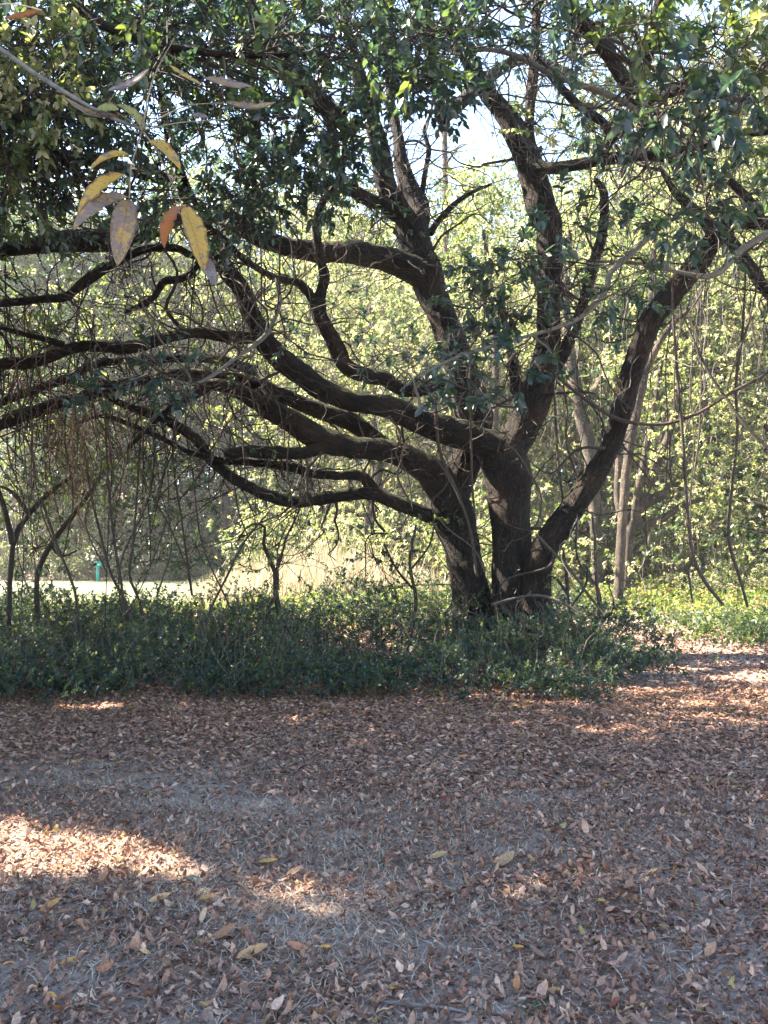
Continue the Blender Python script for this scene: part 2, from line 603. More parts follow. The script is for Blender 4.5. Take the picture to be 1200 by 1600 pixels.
LB = [  # limbs (rows px,py,r_px), depth from, depth to
    ([(790, 702, 28), (770, 697, 25), (740, 686, 22), (700, 673, 23), (650, 655, 20), (600, 634, 17), (550, 627, 16), (500, 606, 18), (470, 584, 18), (440, 563, 18), (415, 537, 17), (398, 502, 15), (386, 475, 14), (376, 450, 14), (356, 425, 14),
      (343, 400, 13), (325, 365, 12), (300, 320, 11), (284, 285, 10), (270, 240, 9), (262, 200, 7), (250, 140, 5), (240, 60, 3)], 15, 12.6),
    ([(420, 540, 12), (398, 528, 10), (375, 527, 10), (340, 524, 9), (300, 521, 8), (250, 531, 9), (200, 543, 10), (150, 541, 9), (120, 542, 9), (88, 553, 9), (50, 566, 9), (0, 569, 9), (-60, 580, 8), (-140, 580, 5)], 13.6, 12.2),
    ([(705, 790, 30), (690, 758, 27), (675, 737, 25), (650, 722, 21), (625, 711, 19), (600, 703, 18), (550, 698, 17), (525, 693, 19), (500, 685, 19), (475, 671, 19), (450, 655, 18), (420, 637, 16), (390, 620, 13), (360, 607, 11), (330, 602, 9), (300, 620, 8), (270, 636, 7), (240, 660, 5), (200, 700, 3)], 15.3, 13.6),
    ([(625, 712, 15), (600, 697, 13), (575, 677, 13), (550, 660, 14), (500, 642, 13), (465, 628, 12), (425, 612, 13), (385, 598, 12), (350, 590, 11), (310, 587, 10), (270, 586, 8), (220, 593, 8), (170, 606, 9), (130, 620, 10), (75, 636, 10), (0, 662, 11), (-70, 690, 9), (-150, 700, 6)], 15.4, 13),
    ([(705, 818, 14), (680, 808, 12), (662, 802, 11), (625, 788, 11), (600, 778, 10), (575, 771, 10), (550, 772, 10), (500, 779, 10), (475, 784, 9), (450, 784, 9), (425, 777, 9), (400, 767, 9), (375, 754, 9), (350, 737, 8), (325, 712, 9), (312, 692, 8), (300, 681, 8), (275, 665, 8), (250, 652, 7), (200, 635, 6), (170, 620, 5), (120, 600, 3)], 15.3, 13.8),
    ([(590, 775, 9), (575, 755, 9), (562, 743, 8), (525, 743, 7), (487, 739, 7), (450, 729, 7), (400, 723, 6), (350, 720, 5), (300, 708, 4), (250, 684, 4), (200, 662, 4), (160, 650, 3), (120, 662, 2)], 15, 13.6),
    ([(510, 698, 11), (470, 708, 9), (430, 707, 10), (390, 705, 10), (366, 707, 9), (350, 709, 5)], 14.5, 13.9),
    ([(738, 570, 14), (720, 580, 11), (690, 600, 11), (650, 609, 11), (625, 607, 11), (600, 591, 12), (575, 587, 12), (550, 578, 13), (537, 567, 13), (530, 552, 14), (517, 525, 12), (502, 500, 12), (497, 477, 12), (502, 455, 9), (507, 430, 8), (498, 395, 7), (494, 350, 7), (503, 318, 6), (520, 295, 6), (535, 265, 5), (540, 200, 3)], 15.6, 13.4),
    ([(496, 480, 9), (480, 455, 7), (465, 442, 6), (435, 435, 5), (407, 422, 5), (375, 400, 5), (350, 372, 4), (320, 350, 3)], 14, 12.5),
    ([(655, 425, 24), (625, 412, 20), (600, 404, 20), (575, 398, 19), (550, 394, 19), (525, 394, 16), (505, 395, 16), (475, 391, 15), (450, 386, 14), (425, 377, 15), (400, 367, 15), (375, 352, 15), (345, 336, 15), (310, 332, 15), (277, 338, 15), (248, 350, 17), (204, 367, 19), (146, 376, 18), (87, 378, 16), (44, 386, 13), (0, 391, 11), (-80, 405, 9), (-180, 400, 5)], 15.5, 11.8),
    ([(330, 392, 7), (300, 398, 6), (275, 388, 6), (230, 388, 7), (200, 398, 8), (170, 415, 8), (140, 435, 8), (118, 452, 7), (100, 465, 7), (60, 468, 6), (0, 474, 6), (-60, 478, 5)], 13.2, 12),
    ([(345, 395, 6), (310, 413, 6), (287, 434, 6), (257, 440, 6), (242, 462, 5), (225, 475, 5), (195, 488, 3)], 13.2, 13),
    ([(642, 365, 20), (625, 325, 16), (607, 300, 16), (600, 275, 16), (597, 250, 15), (592, 225, 14), (585, 200, 13), (577, 175, 12), (562, 130, 10), (550, 80, 9), (540, 20, 8), (532, -60, 7), (520, -160, 5)], 15.6, 14.2),
    ([(645, 365, 22), (654, 325, 18), (641, 300, 17), (632, 275, 14), (626, 250, 11), (622, 215, 9), (612, 170, 7), (606, 110, 5), (596, 40, 3)], 15.8, 16.6),
    ([(622, 335, 14), (600, 322, 12), (575, 312, 11), (550, 297, 10), (537, 284, 9), (525, 250, 8), (520, 210, 8), (510, 180, 8), (492, 160, 7), (470, 140, 6), (440, 100, 5), (400, 40, 4)], 15.4, 13),
    ([(385, 360, 9), (392, 290, 9), (398, 220, 9), (397, 150, 9), (388, 90, 9), (380, 30, 9), (376, -50, 8)], 12.8, 11.5),
    ([(866, 572, 14), (880, 550, 11), (897, 516, 9), (908, 485, 8), (918, 450, 8), (928, 412, 8), (940, 372, 8), (945, 330, 7), (943, 300, 6), (930, 280, 4)], 14.9, 14.5),
    ([(838, 262, 13), (835, 240, 9), (828, 215, 8), (828, 170, 8), (832, 120, 8), (836, 60, 7), (842, -30, 6)], 14.7, 14.6),
    ([(830, 250, 12), (842, 258, 9), (862, 263, 9), (900, 258, 9), (950, 248, 9), (987, 244, 9), (1015, 240, 7), (1050, 236, 6), (1100, 226, 6), (1150, 209, 6), (1200, 205, 6), (1260, 195, 5)], 14.5, 12),
    ([(960, 245, 6), (1000, 247, 5), (1050, 251, 4), (1090, 265, 4), (1130, 273, 3)], 13.8, 13),
    ([(940, 246, 7), (955, 215, 8), (975, 190, 9), (992, 168, 10), (1020, 154, 10), (1046, 142, 10), (1087, 129, 10), (1137, 117, 11), (1200, 104, 11), (1290, 90, 10)], 13.9, 7.5),
    ([(990, 168, 10), (987, 146, 10), (971, 117, 11), (950, 83, 12), (925, 54, 11), (900, 25, 11), (879, -2, 10), (850, -60, 9)], 12, 8.5),
    ([(978, 195, 6), (960, 215, 6), (940, 190, 7), (905, 165, 7), (870, 130, 6), (840, 90, 4)], 13, 12.6),
    ([(1120, 372, 10), (1087, 330, 8), (1062, 308, 7), (1048, 290, 5), (1030, 260, 3)], 13.3, 13),
    ([(1128, 362, 10), (1150, 387, 9), (1170, 415, 9), (1187, 440, 9), (1203, 458, 10), (1250, 510, 9)], 13.3, 12.6),
    ([(1190, 352, 9), (1185, 336, 8), (1170, 312, 7), (1150, 292, 7), (1140, 283, 6)], 13, 12.6),
    ([(820, 632, 10), (812, 610, 9), (803, 585, 8), (800, 555, 7), (790, 520, 5), (785, 480, 3)], 14.8, 14.2),
    ([(100, 540, 6), (75, 531, 5), (30, 520, 4), (-40, 500, 3)], 12.4, 12),
    ([(400, 580, 9), (330, 560, 8), (220, 562, 7), (150, 568, 7), (112, 588, 7), (62, 606, 7), (0, 630, 6), (-60, 660, 4)], 16, 15.5),
    ([(672, 365, 6), (685, 345, 5), (715, 315, 4), (742, 298, 3), (768, 288, 2)], 15.8, 16.2),
    ([(660, 300, 5), (665, 265, 4), (670, 235, 4), (663, 205, 3), (672, 180, 2), (678, 150, 2)], 16, 16),
]
for i, (p, a, b) in enumerate(LB):
    oak_part('limb', p, a, b, 24, seed=31 + i * 3.1, step=.045, rough=.14)
# roof limbs that leave the frame upward and reach over the clearing
OV = [([(15, -10)], 0)]
over = [
    [(1.0, 14.5, 8.9, .12), (0.5, 12.5, 9.6, .11), (-.6, 10, 9.4, .1), (-1.2, 7.5, 8.6, .07), (-1.3, 5.5, 7.6, .04)],
    [(-.7, 14.4, 8.8, .12), (-2.2, 12, 9.5, .1), (-3.8, 9.5, 9.2, .08), (-4.6, 7.0, 8.2, .05)],
    [(3.6, 12.6, 8.2, .11), (3.6, 10.5, 9, .1), (3.2, 8, 8.8, .07), (2.6, 6.2, 7.8, .04)],
    [(-2.9, 12.6, 7.0, .1), (-5, 13.4, 7.8, .09), (-7.2, 14, 8.2, .06), (-9, 14.5, 8, .04)],
    [(1.0, 14.6, 9.0, .12), (2.5, 16, 10.8, .1), (4, 18, 11.6, .06)],
    [(-.7, 14.5, 9.0, .11), (-2.5, 16, 10.8, .09), (-4.5, 17.5, 11.4, .05)],
    [(-3.8, 9.5, 9.2, .07), (-3.5, 9.0, 7.8, .06), (-2.8, 8.6, 6.9, .045), (-1.7, 8.4, 6.5, .035), (-.7, 8.6, 6.6, .02)],
    [(-4.6, 7.0, 8.2, .05), (-4.3, 7.6, 6.9, .045), (-3.6, 8.0, 6.0, .035), (-2.9, 8.3, 5.2, .025), (-2.4, 8.4, 4.7, .015)],
    [(5.5, 12, 5.8, .1), (6.5, 10.5, 6.6, .09), (7, 8.5, 6.8, .06), (6.6, 7, 6.2, .04)],
]
for i, o_ in enumerate(over):
    c = spline(np.array(o_), .12)
    LIMB_PTS.append(c.copy())
    V, Q, g = tubes(c[None, :, :3], c[None, :, 3], 10)
    make('limb', V, Q, M_BARK, oak, None, g, True, oloc)
lichened = []
# pale lichened twigs in front of the stems
for p, a, b in [([(1035, 352, 4), (987, 395, 5), (955, 425, 5), (944, 457, 5), (912, 492, 4), (870, 512, 3), (800, 532, 3), (720, 556, 3), (660, 585, 2), (625, 610, 1)], 9.5, 8.3),
                ([(1210, 358, 6), (1160, 390, 6), (1115, 430, 5), (1060, 425, 3), (1000, 412, 3), (930, 408, 2)], 10, 9.5),
                ([(432, 436, 3), (437, 470, 4), (428, 500, 4), (412, 527, 4), (370, 558, 3), (330, 588, 3), (295, 600, 2), (240, 585, 2), (180, 605, 1)], 12, 9),
                ([(690, 74, 3), (790, 82, 4), (860, 115, 5), (900, 130, 5), (960, 152, 5), (1000, 175, 4)], 10.5, 11.5),
                ([(1055, 135, 4), (1030, 150, 4), (1012, 180, 3), (1002, 215, 3), (1008, 245, 3), (1018, 275, 2)], 9, 9),
                ([(985, 95, 2), (1000, 130, 3), (1010, 165, 3), (1040, 180, 3), (1075, 195, 2), (1090, 230, 2), (1100, 300, 1)], 8.5, 8),
                ([(660, 640, 2), (650, 610, 2), (640, 585, 2), (610, 570, 1)], 8.4, 8.2)]:
    V, Q, g = limb(p, a, b, 8, rough=.05, keep=True)
    lichened.append((V, Q, g))
LP = np.vstack(LIMB_PTS)

# foliage ---------------------------------------------------------------------
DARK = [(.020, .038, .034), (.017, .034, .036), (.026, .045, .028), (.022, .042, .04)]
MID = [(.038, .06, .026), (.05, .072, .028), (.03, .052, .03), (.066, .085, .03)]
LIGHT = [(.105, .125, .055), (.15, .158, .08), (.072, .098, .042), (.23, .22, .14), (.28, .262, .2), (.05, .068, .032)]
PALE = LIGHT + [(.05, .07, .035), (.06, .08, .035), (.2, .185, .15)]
leafbag, twigbag = Bag(), Bag()
for V, Q, g in lichened:
    twigbag.add(V, Q, (.085, .08, .068), g)
BROWN = (.03, .022, .017)
GREY = (.075, .066, .055)


def nearest(P):
    out = np.zeros((len(P), 3))
    for k in range(len(P)):
        d = np.sum((LP[:, :3] - P[k]) ** 2, 1)
        c_ = np.argpartition(d, 70)[:70]
        c_ = c_[d[c_] < (math.sqrt(d.min()) + .7) ** 2]
        out[k] = LP[rng.choice(c_), :3]
    return out


def spray(Cc, leafL, pal, K=13, TL=(.18, .4), ratio=.5, group=7, droop=-.25, wood=BROWN):
    """leafy twigs at points Cc, each group joined by a branchlet to the closest limb"""
    n = len(Cc)
    if n == 0:
        return
    k = max(1, n // group)
    seeds = Cc[rng.choice(n, k, replace=False)]
    own = np.array([np.argmin(np.sum((seeds - c) ** 2, 1)) for c in Cc])
    cen = np.array([Cc[own == i].mean(0) if np.any(own == i) else seeds[i] for i in range(k)])
    anc = nearest(cen)
    far = np.linalg.norm(cen - anc, axis=1)
    P = wiggle(anc, cen, 10, .1)
    r = np.linspace(1, .35, 10)[None] * np.clip(.006 + .004 * far, .006, .015)[:, None]
    ok = ~in_gap(P.reshape(-1, 3)).reshape(P.shape[:2]).any(1)
    V, Q, g = tubes(P[ok], r[ok], 5)
    twigbag.add(V, Q, wood, g)
    keep = ~in_gap(Cc) & ok[own]
    Cc, own, n = Cc[keep], own[keep], int(keep.sum())
    if n == 0:
        return
    P = wiggle(cen[own], Cc, 6, .08)
    V, Q, g = tubes(P, np.broadcast_to(np.linspace(.008, .005, 6), (n, 6)), 3)
    twigbag.add(V, Q, wood, g)
    A = norm(Cc - cen[own]) + rng.normal(0, .5, (n, 3)) + np.array([0, 0, -.1])
    clusters(Cc, A, rng.uniform(*TL, n), K, leafL, ratio, pal, leafbag, twigbag, droop=droop, wood=wood)


def blob(px, py, rx, ry, d, dd, n, leafL=.085, pal=DARK, **k):
    q = norm(rng.normal(size=(n, 3))) * (rng.random((n, 1)) ** (1 / 2.2))
    pts = np.array([at(px + rx * a, py + ry * b, d + dd * c) for a, b, c in q])
    spray(pts, leafL, pal, **k)


# what the picture shows: clumps of dark leaves against the light (px,py,rx,ry,depth,+-,twigs,leaf length)
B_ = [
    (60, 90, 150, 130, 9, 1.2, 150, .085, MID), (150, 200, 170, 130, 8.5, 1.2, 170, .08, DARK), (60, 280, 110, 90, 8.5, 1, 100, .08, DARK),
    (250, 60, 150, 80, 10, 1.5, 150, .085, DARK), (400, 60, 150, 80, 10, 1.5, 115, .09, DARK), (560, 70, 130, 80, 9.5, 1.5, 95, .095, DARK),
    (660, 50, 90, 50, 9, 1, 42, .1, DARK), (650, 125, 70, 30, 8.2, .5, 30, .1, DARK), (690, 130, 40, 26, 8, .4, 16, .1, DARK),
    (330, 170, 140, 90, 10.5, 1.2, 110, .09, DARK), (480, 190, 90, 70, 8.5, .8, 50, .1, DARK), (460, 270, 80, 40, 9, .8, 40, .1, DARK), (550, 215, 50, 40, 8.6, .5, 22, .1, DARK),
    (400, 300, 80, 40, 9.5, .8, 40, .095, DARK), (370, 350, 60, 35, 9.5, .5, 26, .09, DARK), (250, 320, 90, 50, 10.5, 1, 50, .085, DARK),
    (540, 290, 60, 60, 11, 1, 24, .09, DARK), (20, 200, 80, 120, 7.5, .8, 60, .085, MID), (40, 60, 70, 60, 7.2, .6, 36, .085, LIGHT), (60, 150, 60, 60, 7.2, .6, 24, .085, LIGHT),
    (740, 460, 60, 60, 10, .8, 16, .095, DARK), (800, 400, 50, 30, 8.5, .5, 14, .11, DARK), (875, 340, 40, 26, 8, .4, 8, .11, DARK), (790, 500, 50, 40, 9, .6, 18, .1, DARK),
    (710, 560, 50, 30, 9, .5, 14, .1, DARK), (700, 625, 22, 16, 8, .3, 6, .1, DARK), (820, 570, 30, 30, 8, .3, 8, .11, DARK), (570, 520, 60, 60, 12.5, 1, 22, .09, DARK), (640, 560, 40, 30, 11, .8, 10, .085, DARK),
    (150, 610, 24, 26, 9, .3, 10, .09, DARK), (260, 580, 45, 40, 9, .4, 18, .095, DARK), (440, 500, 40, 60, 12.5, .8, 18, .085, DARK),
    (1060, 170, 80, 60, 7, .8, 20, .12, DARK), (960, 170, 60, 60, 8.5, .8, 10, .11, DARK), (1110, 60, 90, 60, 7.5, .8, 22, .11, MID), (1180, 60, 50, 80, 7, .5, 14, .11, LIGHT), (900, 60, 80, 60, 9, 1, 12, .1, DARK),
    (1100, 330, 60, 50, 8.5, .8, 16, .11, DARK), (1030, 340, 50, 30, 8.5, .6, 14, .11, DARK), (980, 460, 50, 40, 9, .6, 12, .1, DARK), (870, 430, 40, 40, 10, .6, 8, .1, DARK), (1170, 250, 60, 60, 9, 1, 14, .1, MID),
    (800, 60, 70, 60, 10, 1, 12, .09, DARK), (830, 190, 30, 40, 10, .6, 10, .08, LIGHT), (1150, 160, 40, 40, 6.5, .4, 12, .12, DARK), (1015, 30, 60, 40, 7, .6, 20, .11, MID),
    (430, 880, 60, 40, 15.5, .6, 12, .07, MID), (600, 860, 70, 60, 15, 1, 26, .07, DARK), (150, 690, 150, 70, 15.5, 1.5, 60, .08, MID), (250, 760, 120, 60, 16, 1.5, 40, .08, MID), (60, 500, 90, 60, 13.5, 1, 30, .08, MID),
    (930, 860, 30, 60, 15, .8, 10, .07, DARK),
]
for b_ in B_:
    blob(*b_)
# the rest of the crown: the leafy shell over the limbs, mostly above the frame
n = 7200
q = norm(rng.normal(size=(n, 3)))
q[:, 2] = np.abs(q[:, 2]) * 1.0 - .12
q = norm(q) * (rng.uniform(.62, 1.02, (n, 1)))
pts = q * np.array([9.2, 9.2, 6.2]) + np.array([-.6, 14.6, 6.0])
x, y, fw = pix(pts)
vis = (x > -30) & (x < 1230) & (y > -30) & (y < 1600)
hole = vis & ((y > 120 + .25 * np.abs(x - 650)) | (rng.random(n) < .6) | (pts[:, 1] > 16) | (x > 720))
pts = pts[~hole & (pts[:, 2] > 3.6)]
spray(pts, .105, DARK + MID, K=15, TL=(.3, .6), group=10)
# unseen leaves added above the frame, along the sun's rays, to shade the path
g_ = np.column_stack([rng.uniform(1.2, 7.5, 420), rng.uniform(9.2, 15.5, 420), np.zeros(420)])
g_ = g_ + SD[None] * (rng.uniform(10.2, 12.6, 420) / SD[2])[:, None]
spray(g_, .11, DARK + MID, K=16, TL=(.3, .6), group=9)
# bare twigs tangled between the limbs
m = 900
src = LP[rng.integers(0, len(LP), m), :3]
d = norm(rng.normal(size=(m, 3)) + np.array([0, -.2, .1])) * rng.uniform(.5, 2.2, (m, 1))
V, Q, g = tubes(wiggle(src, src + d, 14, .07), np.linspace(1, .3, 14)[None] * rng.uniform(.006, .018, (m, 1)), 5)
twigbag.add(V, Q, np.repeat(np.where(rng.random((m, 1)) < .35, np.array([GREY]), np.array([BROWN])), 14 * 5, 0), g)
m = 700
src = (src[rng.integers(0, len(src), m)] + d[rng.integers(0, len(d), m)] * .2)
d2 = norm(rng.normal(size=(m, 3)) + np.array([0, 0, -.4])) * rng.uniform(.3, 1.2, (m, 1))
V, Q, g = tubes(wiggle(src, src + d2, 9, .09), np.linspace(1, .4, 9)[None] * rng.uniform(.003, .007, (m, 1)), 3)
twigbag.add(V, Q, np.repeat(np.where(rng.random((m, 1)) < .45, np.array([GREY]), np.array([BROWN])), 27, 0), g)
left = LP[(pix(LP[:, :3])[0] < 470) & (LP[:, 1] < 17)]
m = 360
src = left[rng.integers(0, len(left), m), :3]
d = np.column_stack([rng.normal(0, .75, m), rng.normal(.2, .5, m), rng.normal(-.6, .75, m)])
V, Q, g = tubes(wiggle(src, src + d, 16, .14), np.linspace(1, .4, 16)[None] * rng.uniform(.004, .013, (m, 1)), 4)
twigbag.add(V, Q, np.repeat(np.where(rng.random((m, 1)) < .3, np.array([GREY]), np.array([BROWN])), 64, 0), g)
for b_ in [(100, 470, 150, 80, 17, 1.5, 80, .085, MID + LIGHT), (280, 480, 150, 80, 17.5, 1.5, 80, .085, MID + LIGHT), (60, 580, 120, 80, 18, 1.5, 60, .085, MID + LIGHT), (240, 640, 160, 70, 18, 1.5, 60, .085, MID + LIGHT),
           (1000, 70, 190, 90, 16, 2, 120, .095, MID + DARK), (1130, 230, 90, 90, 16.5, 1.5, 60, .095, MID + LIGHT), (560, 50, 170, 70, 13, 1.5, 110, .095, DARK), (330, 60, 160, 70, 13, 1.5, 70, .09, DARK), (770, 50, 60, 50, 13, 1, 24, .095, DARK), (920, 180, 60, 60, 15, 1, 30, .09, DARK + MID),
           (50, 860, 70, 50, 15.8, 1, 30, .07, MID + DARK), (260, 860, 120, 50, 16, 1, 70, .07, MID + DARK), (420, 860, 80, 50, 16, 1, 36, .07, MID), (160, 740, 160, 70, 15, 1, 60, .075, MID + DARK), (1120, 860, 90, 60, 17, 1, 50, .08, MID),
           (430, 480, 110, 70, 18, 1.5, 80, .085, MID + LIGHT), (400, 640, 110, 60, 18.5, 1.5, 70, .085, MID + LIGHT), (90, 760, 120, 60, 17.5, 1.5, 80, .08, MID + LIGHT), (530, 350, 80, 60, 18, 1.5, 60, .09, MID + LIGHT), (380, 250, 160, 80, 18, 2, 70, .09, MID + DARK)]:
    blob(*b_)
q_ = pix(LP[:, :3])
topr = LP[(q_[0] > 560) & (q_[1] < 480) & (LP[:, 1] > 8)]
m = 520
src = topr[rng.integers(0, len(topr), m), :3]
d = norm(rng.normal(size=(m, 3)) + np.array([.15, 0, -.1])) * rng.uniform(.5, 2.0, (m, 1))
V, Q, g = tubes(wiggle(src, src + d, 16, .12), np.linspace(1, .35, 16)[None] * rng.uniform(.003, .011, (m, 1)), 4)
twigbag.add(V, Q, np.repeat(np.where(rng.random((m, 1)) < .5, np.array([GREY]), np.array([BROWN])), 64, 0), g)
m = 150
thick = LP[LP[:, 3] > .06]
src = thick[rng.integers(0, len(thick), m), :3]
d = norm(rng.normal(size=(m, 3)) + np.array([0, 0, .25])) * rng.uniform(.6, 2.2, (m, 1))
P = wiggle(src, src + d, 18, .12)
V, Q, g = tubes(P, np.linspace(1, .25, 18)[None] * rng.uniform(.014, .034, (m, 1)), 7)
twigbag.add(V, Q, BROWN, g)
e_ = P[:, 9:].reshape(-1, 3)
m = 500
src = e_[rng.integers(0, len(e_), m)]
d = norm(rng.normal(size=(m, 3))) * rng.uniform(.2, .8, (m, 1))
V, Q, g = tubes(wiggle(src, src + d, 8, .12), np.linspace(1, .4, 8)[None] * rng.uniform(.003, .008, (m, 1)), 3)
twigbag.add(V, Q, BROWN, g)
e_ = e_[(pix(e_)[1] > 330) & (pix(e_)[1] < 850)]
spray(e_[rng.choice(len(e_), 110, replace=False)] + rng.normal(0, .1, (110, 3)), .085, DARK + MID, K=9, group=3)
for k in range(70):
    s_ = at(690 + rng.normal(0, 50), 575 + rng.normal(0, 28), 8.5)[None]
    V, Q, g = tubes(wiggle(s_, s_ + np.array([[rng.normal(-.1, .25), rng.normal(0, .1), rng.normal(.02, .12)]]), 8, .1), np.linspace(.003, .0012, 8)[None], 3)
    twigbag.add(V, Q, (.13, .12, .1), g)
tag(leafbag.build('foliage', M_LEAF, oak, oloc, smooth=False), kind='stuff')
tag(twigbag.build('twigs', M_TWIG, oak, oloc), kind='stuff')

# ------------------------------------------------------------------ trees out of frame on the left that shade the clearing
NF = 4200
fpx, fpy = rng.uniform(-40, 1240, NF), 1065 + rng.random(NF) ** 1.2 * 560
fill = np.array([gnd(a, b) for a, b in zip(fpx, fpy)])
fh = rng.uniform(5, 9.5, NF)
fill = fill + SD[None] * (fh / SD[2])[:, None]  # extra leaf clusters along the sun's rays, added out of view to shade the clearing
fx_, fy_, ff = pix(fill)
fill = fill[((fx_ < -120) | (fy_ < -100) | (ff < .5)) & (fill[:, 0] < -3)]
TREES = [(-10.5, 8.0, 11, 4.4), (-11.5, 13.5, 11.5, 4.2), (-15.5, 10.5, 12.5, 4.6), (-10.4, 4.2, 9.5, 3.6), (-14, 17.5, 12, 4.5), (-7.4, 9.2, 9.6, 3.2), (-13.5, 21.5, 11, 3.4), (-7.0, 5.0, 11, 3.8), (-8.2, 1.2, 10.5, 3.6)]
fown = np.array([np.argmin([(p[0] - t_[0]) ** 2 + (p[1] - t_[1]) ** 2 for t_ in TREES]) for p in fill])
for i, (x, y, h, rx) in enumerate(TREES):
    lab = ['broad leafy tree standing nearest to the left edge of the clearing', 'leafy tree left of the oak with boughs reaching to it', 'tall leafy tree far out on the left of the clearing', 'low leafy tree left of the viewer',
           'leafy tree behind the left boughs of the oak', 'slim leafy tree leaning over the clearing from the left', 'leafy tree at the near edge of the mown field', 'leafy tree just outside the clearing on the left', 'leafy tree beside the viewer on the left'][i]
    t = empty('shade_tree', (x, y, 0), lab, 'tree')
    l0 = np.array([x, y, 0.])
    wood, lf = Bag(), Bag()
    c = spline(np.array([(x, y, -.1, .3), (x + .1, y, 2, .24), (x - .1, y + .1, 5, .18), (x, y, h - 3, .1), (x + .2, y, h - 1, .04)]), .3)
    V, Q, g = tubes(c[None, :, :3], c[None, :, 3], 10)
    wood.add(V, Q, (1, 1, 1), g)
    a = c[rng.integers(len(c) // 3, len(c), 16), :3]
    e = a + norm(rng.normal(size=(16, 3)) * np.array([1, 1, .35])) * rng.uniform(1.5, rx * .8, (16, 1)) + np.array([0, 0, .8])
    kk = ~in_gap(e) & ~in_gap((a + e) / 2)
    a, e = a[kk], e[kk]
    V, Q, g = tubes(wiggle(a, e, 12, .06), np.linspace(.09, .02, 12)[None].repeat(len(a), 0), 7)
    wood.add(V, Q, (1, 1, 1), g)
    k = 2300
    q = norm(rng.normal(size=(k, 3))) * rng.uniform(.4, 1, (k, 1))
    pc = q * np.array([rx, rx, h * .34]) + np.array([x, y, h * .66])
    clusters(pc, q + rng.normal(0, .4, (k, 3)), rng.uniform(.3, .6, k), 15, .115, .45, DARK + MID, lf, None)
    pc = fill[fown == i]
    clusters(pc, rng.normal(size=(len(pc), 3)), rng.uniform(.25, .5, len(pc)), 13, .12, .5, DARK + MID, lf, None)
    wood.build('trunk', M_BARK, t, l0)
    lf.build('crown', M_LEAF, t, l0, smooth=False)

# ------------------------------------------------------------------ trees of the sunlit wood behind
def wood_tree(h, crown_r, base_h, nclu, pal, leafL, strands, lean=0.):
    """returns bags trunk, crown, strands about the origin"""
    tb, cb, sb = Bag(), Bag(), Bag()
    z = np.linspace(-.2, h * .9, 9)
    tr = np.column_stack([np.cumsum(rng.normal(lean, .16, 9)), np.cumsum(rng.normal(0, .16, 9)), z, np.linspace(.17, .03, 9) * h / 12])
    tr[:, :2] -= tr[0, :2]
    c = spline(tr, .25)
    V, Q, g = tubes(c[None, :, :3], c[None, :, 3], 9)
    tb.add(V, Q, (1, 1, 1), g)
    nb = 28
    k = rng.integers(int(len(c) * .12), len(c) - 1, nb)
    a = c[k, :3]
    e = a + norm(rng.normal(size=(nb, 3)) * np.array([1, 1, .3]) + np.array([0, 0, .35])) * (crown_r * rng.uniform(.5, 1.1, (nb, 1)))
    br = wiggle(a, e, 12, .07)
    V, Q, g = tubes(br, np.linspace(1, .2, 12)[None] * np.minimum(c[k, 3] * .6, .095)[:, None], 6)
    tb.add(V, Q, (1, 1, 1), g)
    # leaf clumps around the branch ends
    nc = 70
    src = br[rng.integers(0, nb, nc), rng.integers(5, 12, nc)]
    cl = src + rng.normal(0, .35, (nc, 3)) * crown_r * .5
    cl[:, 2] = np.clip(cl[:, 2] + rng.normal(0, h * .07, nc), base_h, h)
    own = rng.integers(0, nc, nclu)
    pc = cl[own] + rng.normal(0, 1, (nclu, 3)) * np.array([.45, .45, .3])
    clusters(pc, rng.normal(size=(nclu, 3)) + np.array([0, 0, -.2]), rng.uniform(.25, .55, nclu), 12, leafL, .5, pal, cb, None, cull=False)
    # hanging strands
    s0 = cl[rng.integers(0, nc, strands)] + rng.normal(0, .5, (strands, 3))
    s1 = s0 + np.column_stack([rng.normal(0, .4, strands), rng.normal(0, .4, strands), -rng.uniform(1.5, 5, strands)])
    s1[:, 2] = np.maximum(s1[:, 2], 0)
    V, Q, g = tubes(wiggle(s0, s1, 12, .06), np.full((strands, 12), 1.) * rng.uniform(.004, .011, (strands, 1)), 3)
    w = np.where(rng.random((strands, 1)) < .5, np.array([(.13, .11, .09)]), np.array([(.07, .055, .043)]))
    sb.add(V, Q, np.repeat(w, 36, 0), g)
    return tb, cb, sb


protos = []
specs = [(13, 3.6, 1.6, 2200, PALE + MID + DARK, .10, 170), (16, 3.8, 2.2, 2300, LIGHT, .10, 130), (11, 3.4, 1.6, 2300, MID + DARK + MID, .1, 170), (18, 3.4, 3, 2100, PALE, .11, 130), (9, 3.2, .7, 1900, LIGHT, .09, 170)]
WL = ['sunlit yellow-green tree of the wood behind the oak', 'tall light-leaved tree rising in the wood behind the oak', 'bushy vine-hung tree in the wood behind the oak', 'very tall thin tree in the wood behind the oak', 'small bright-leaved tree in the wood behind the oak']
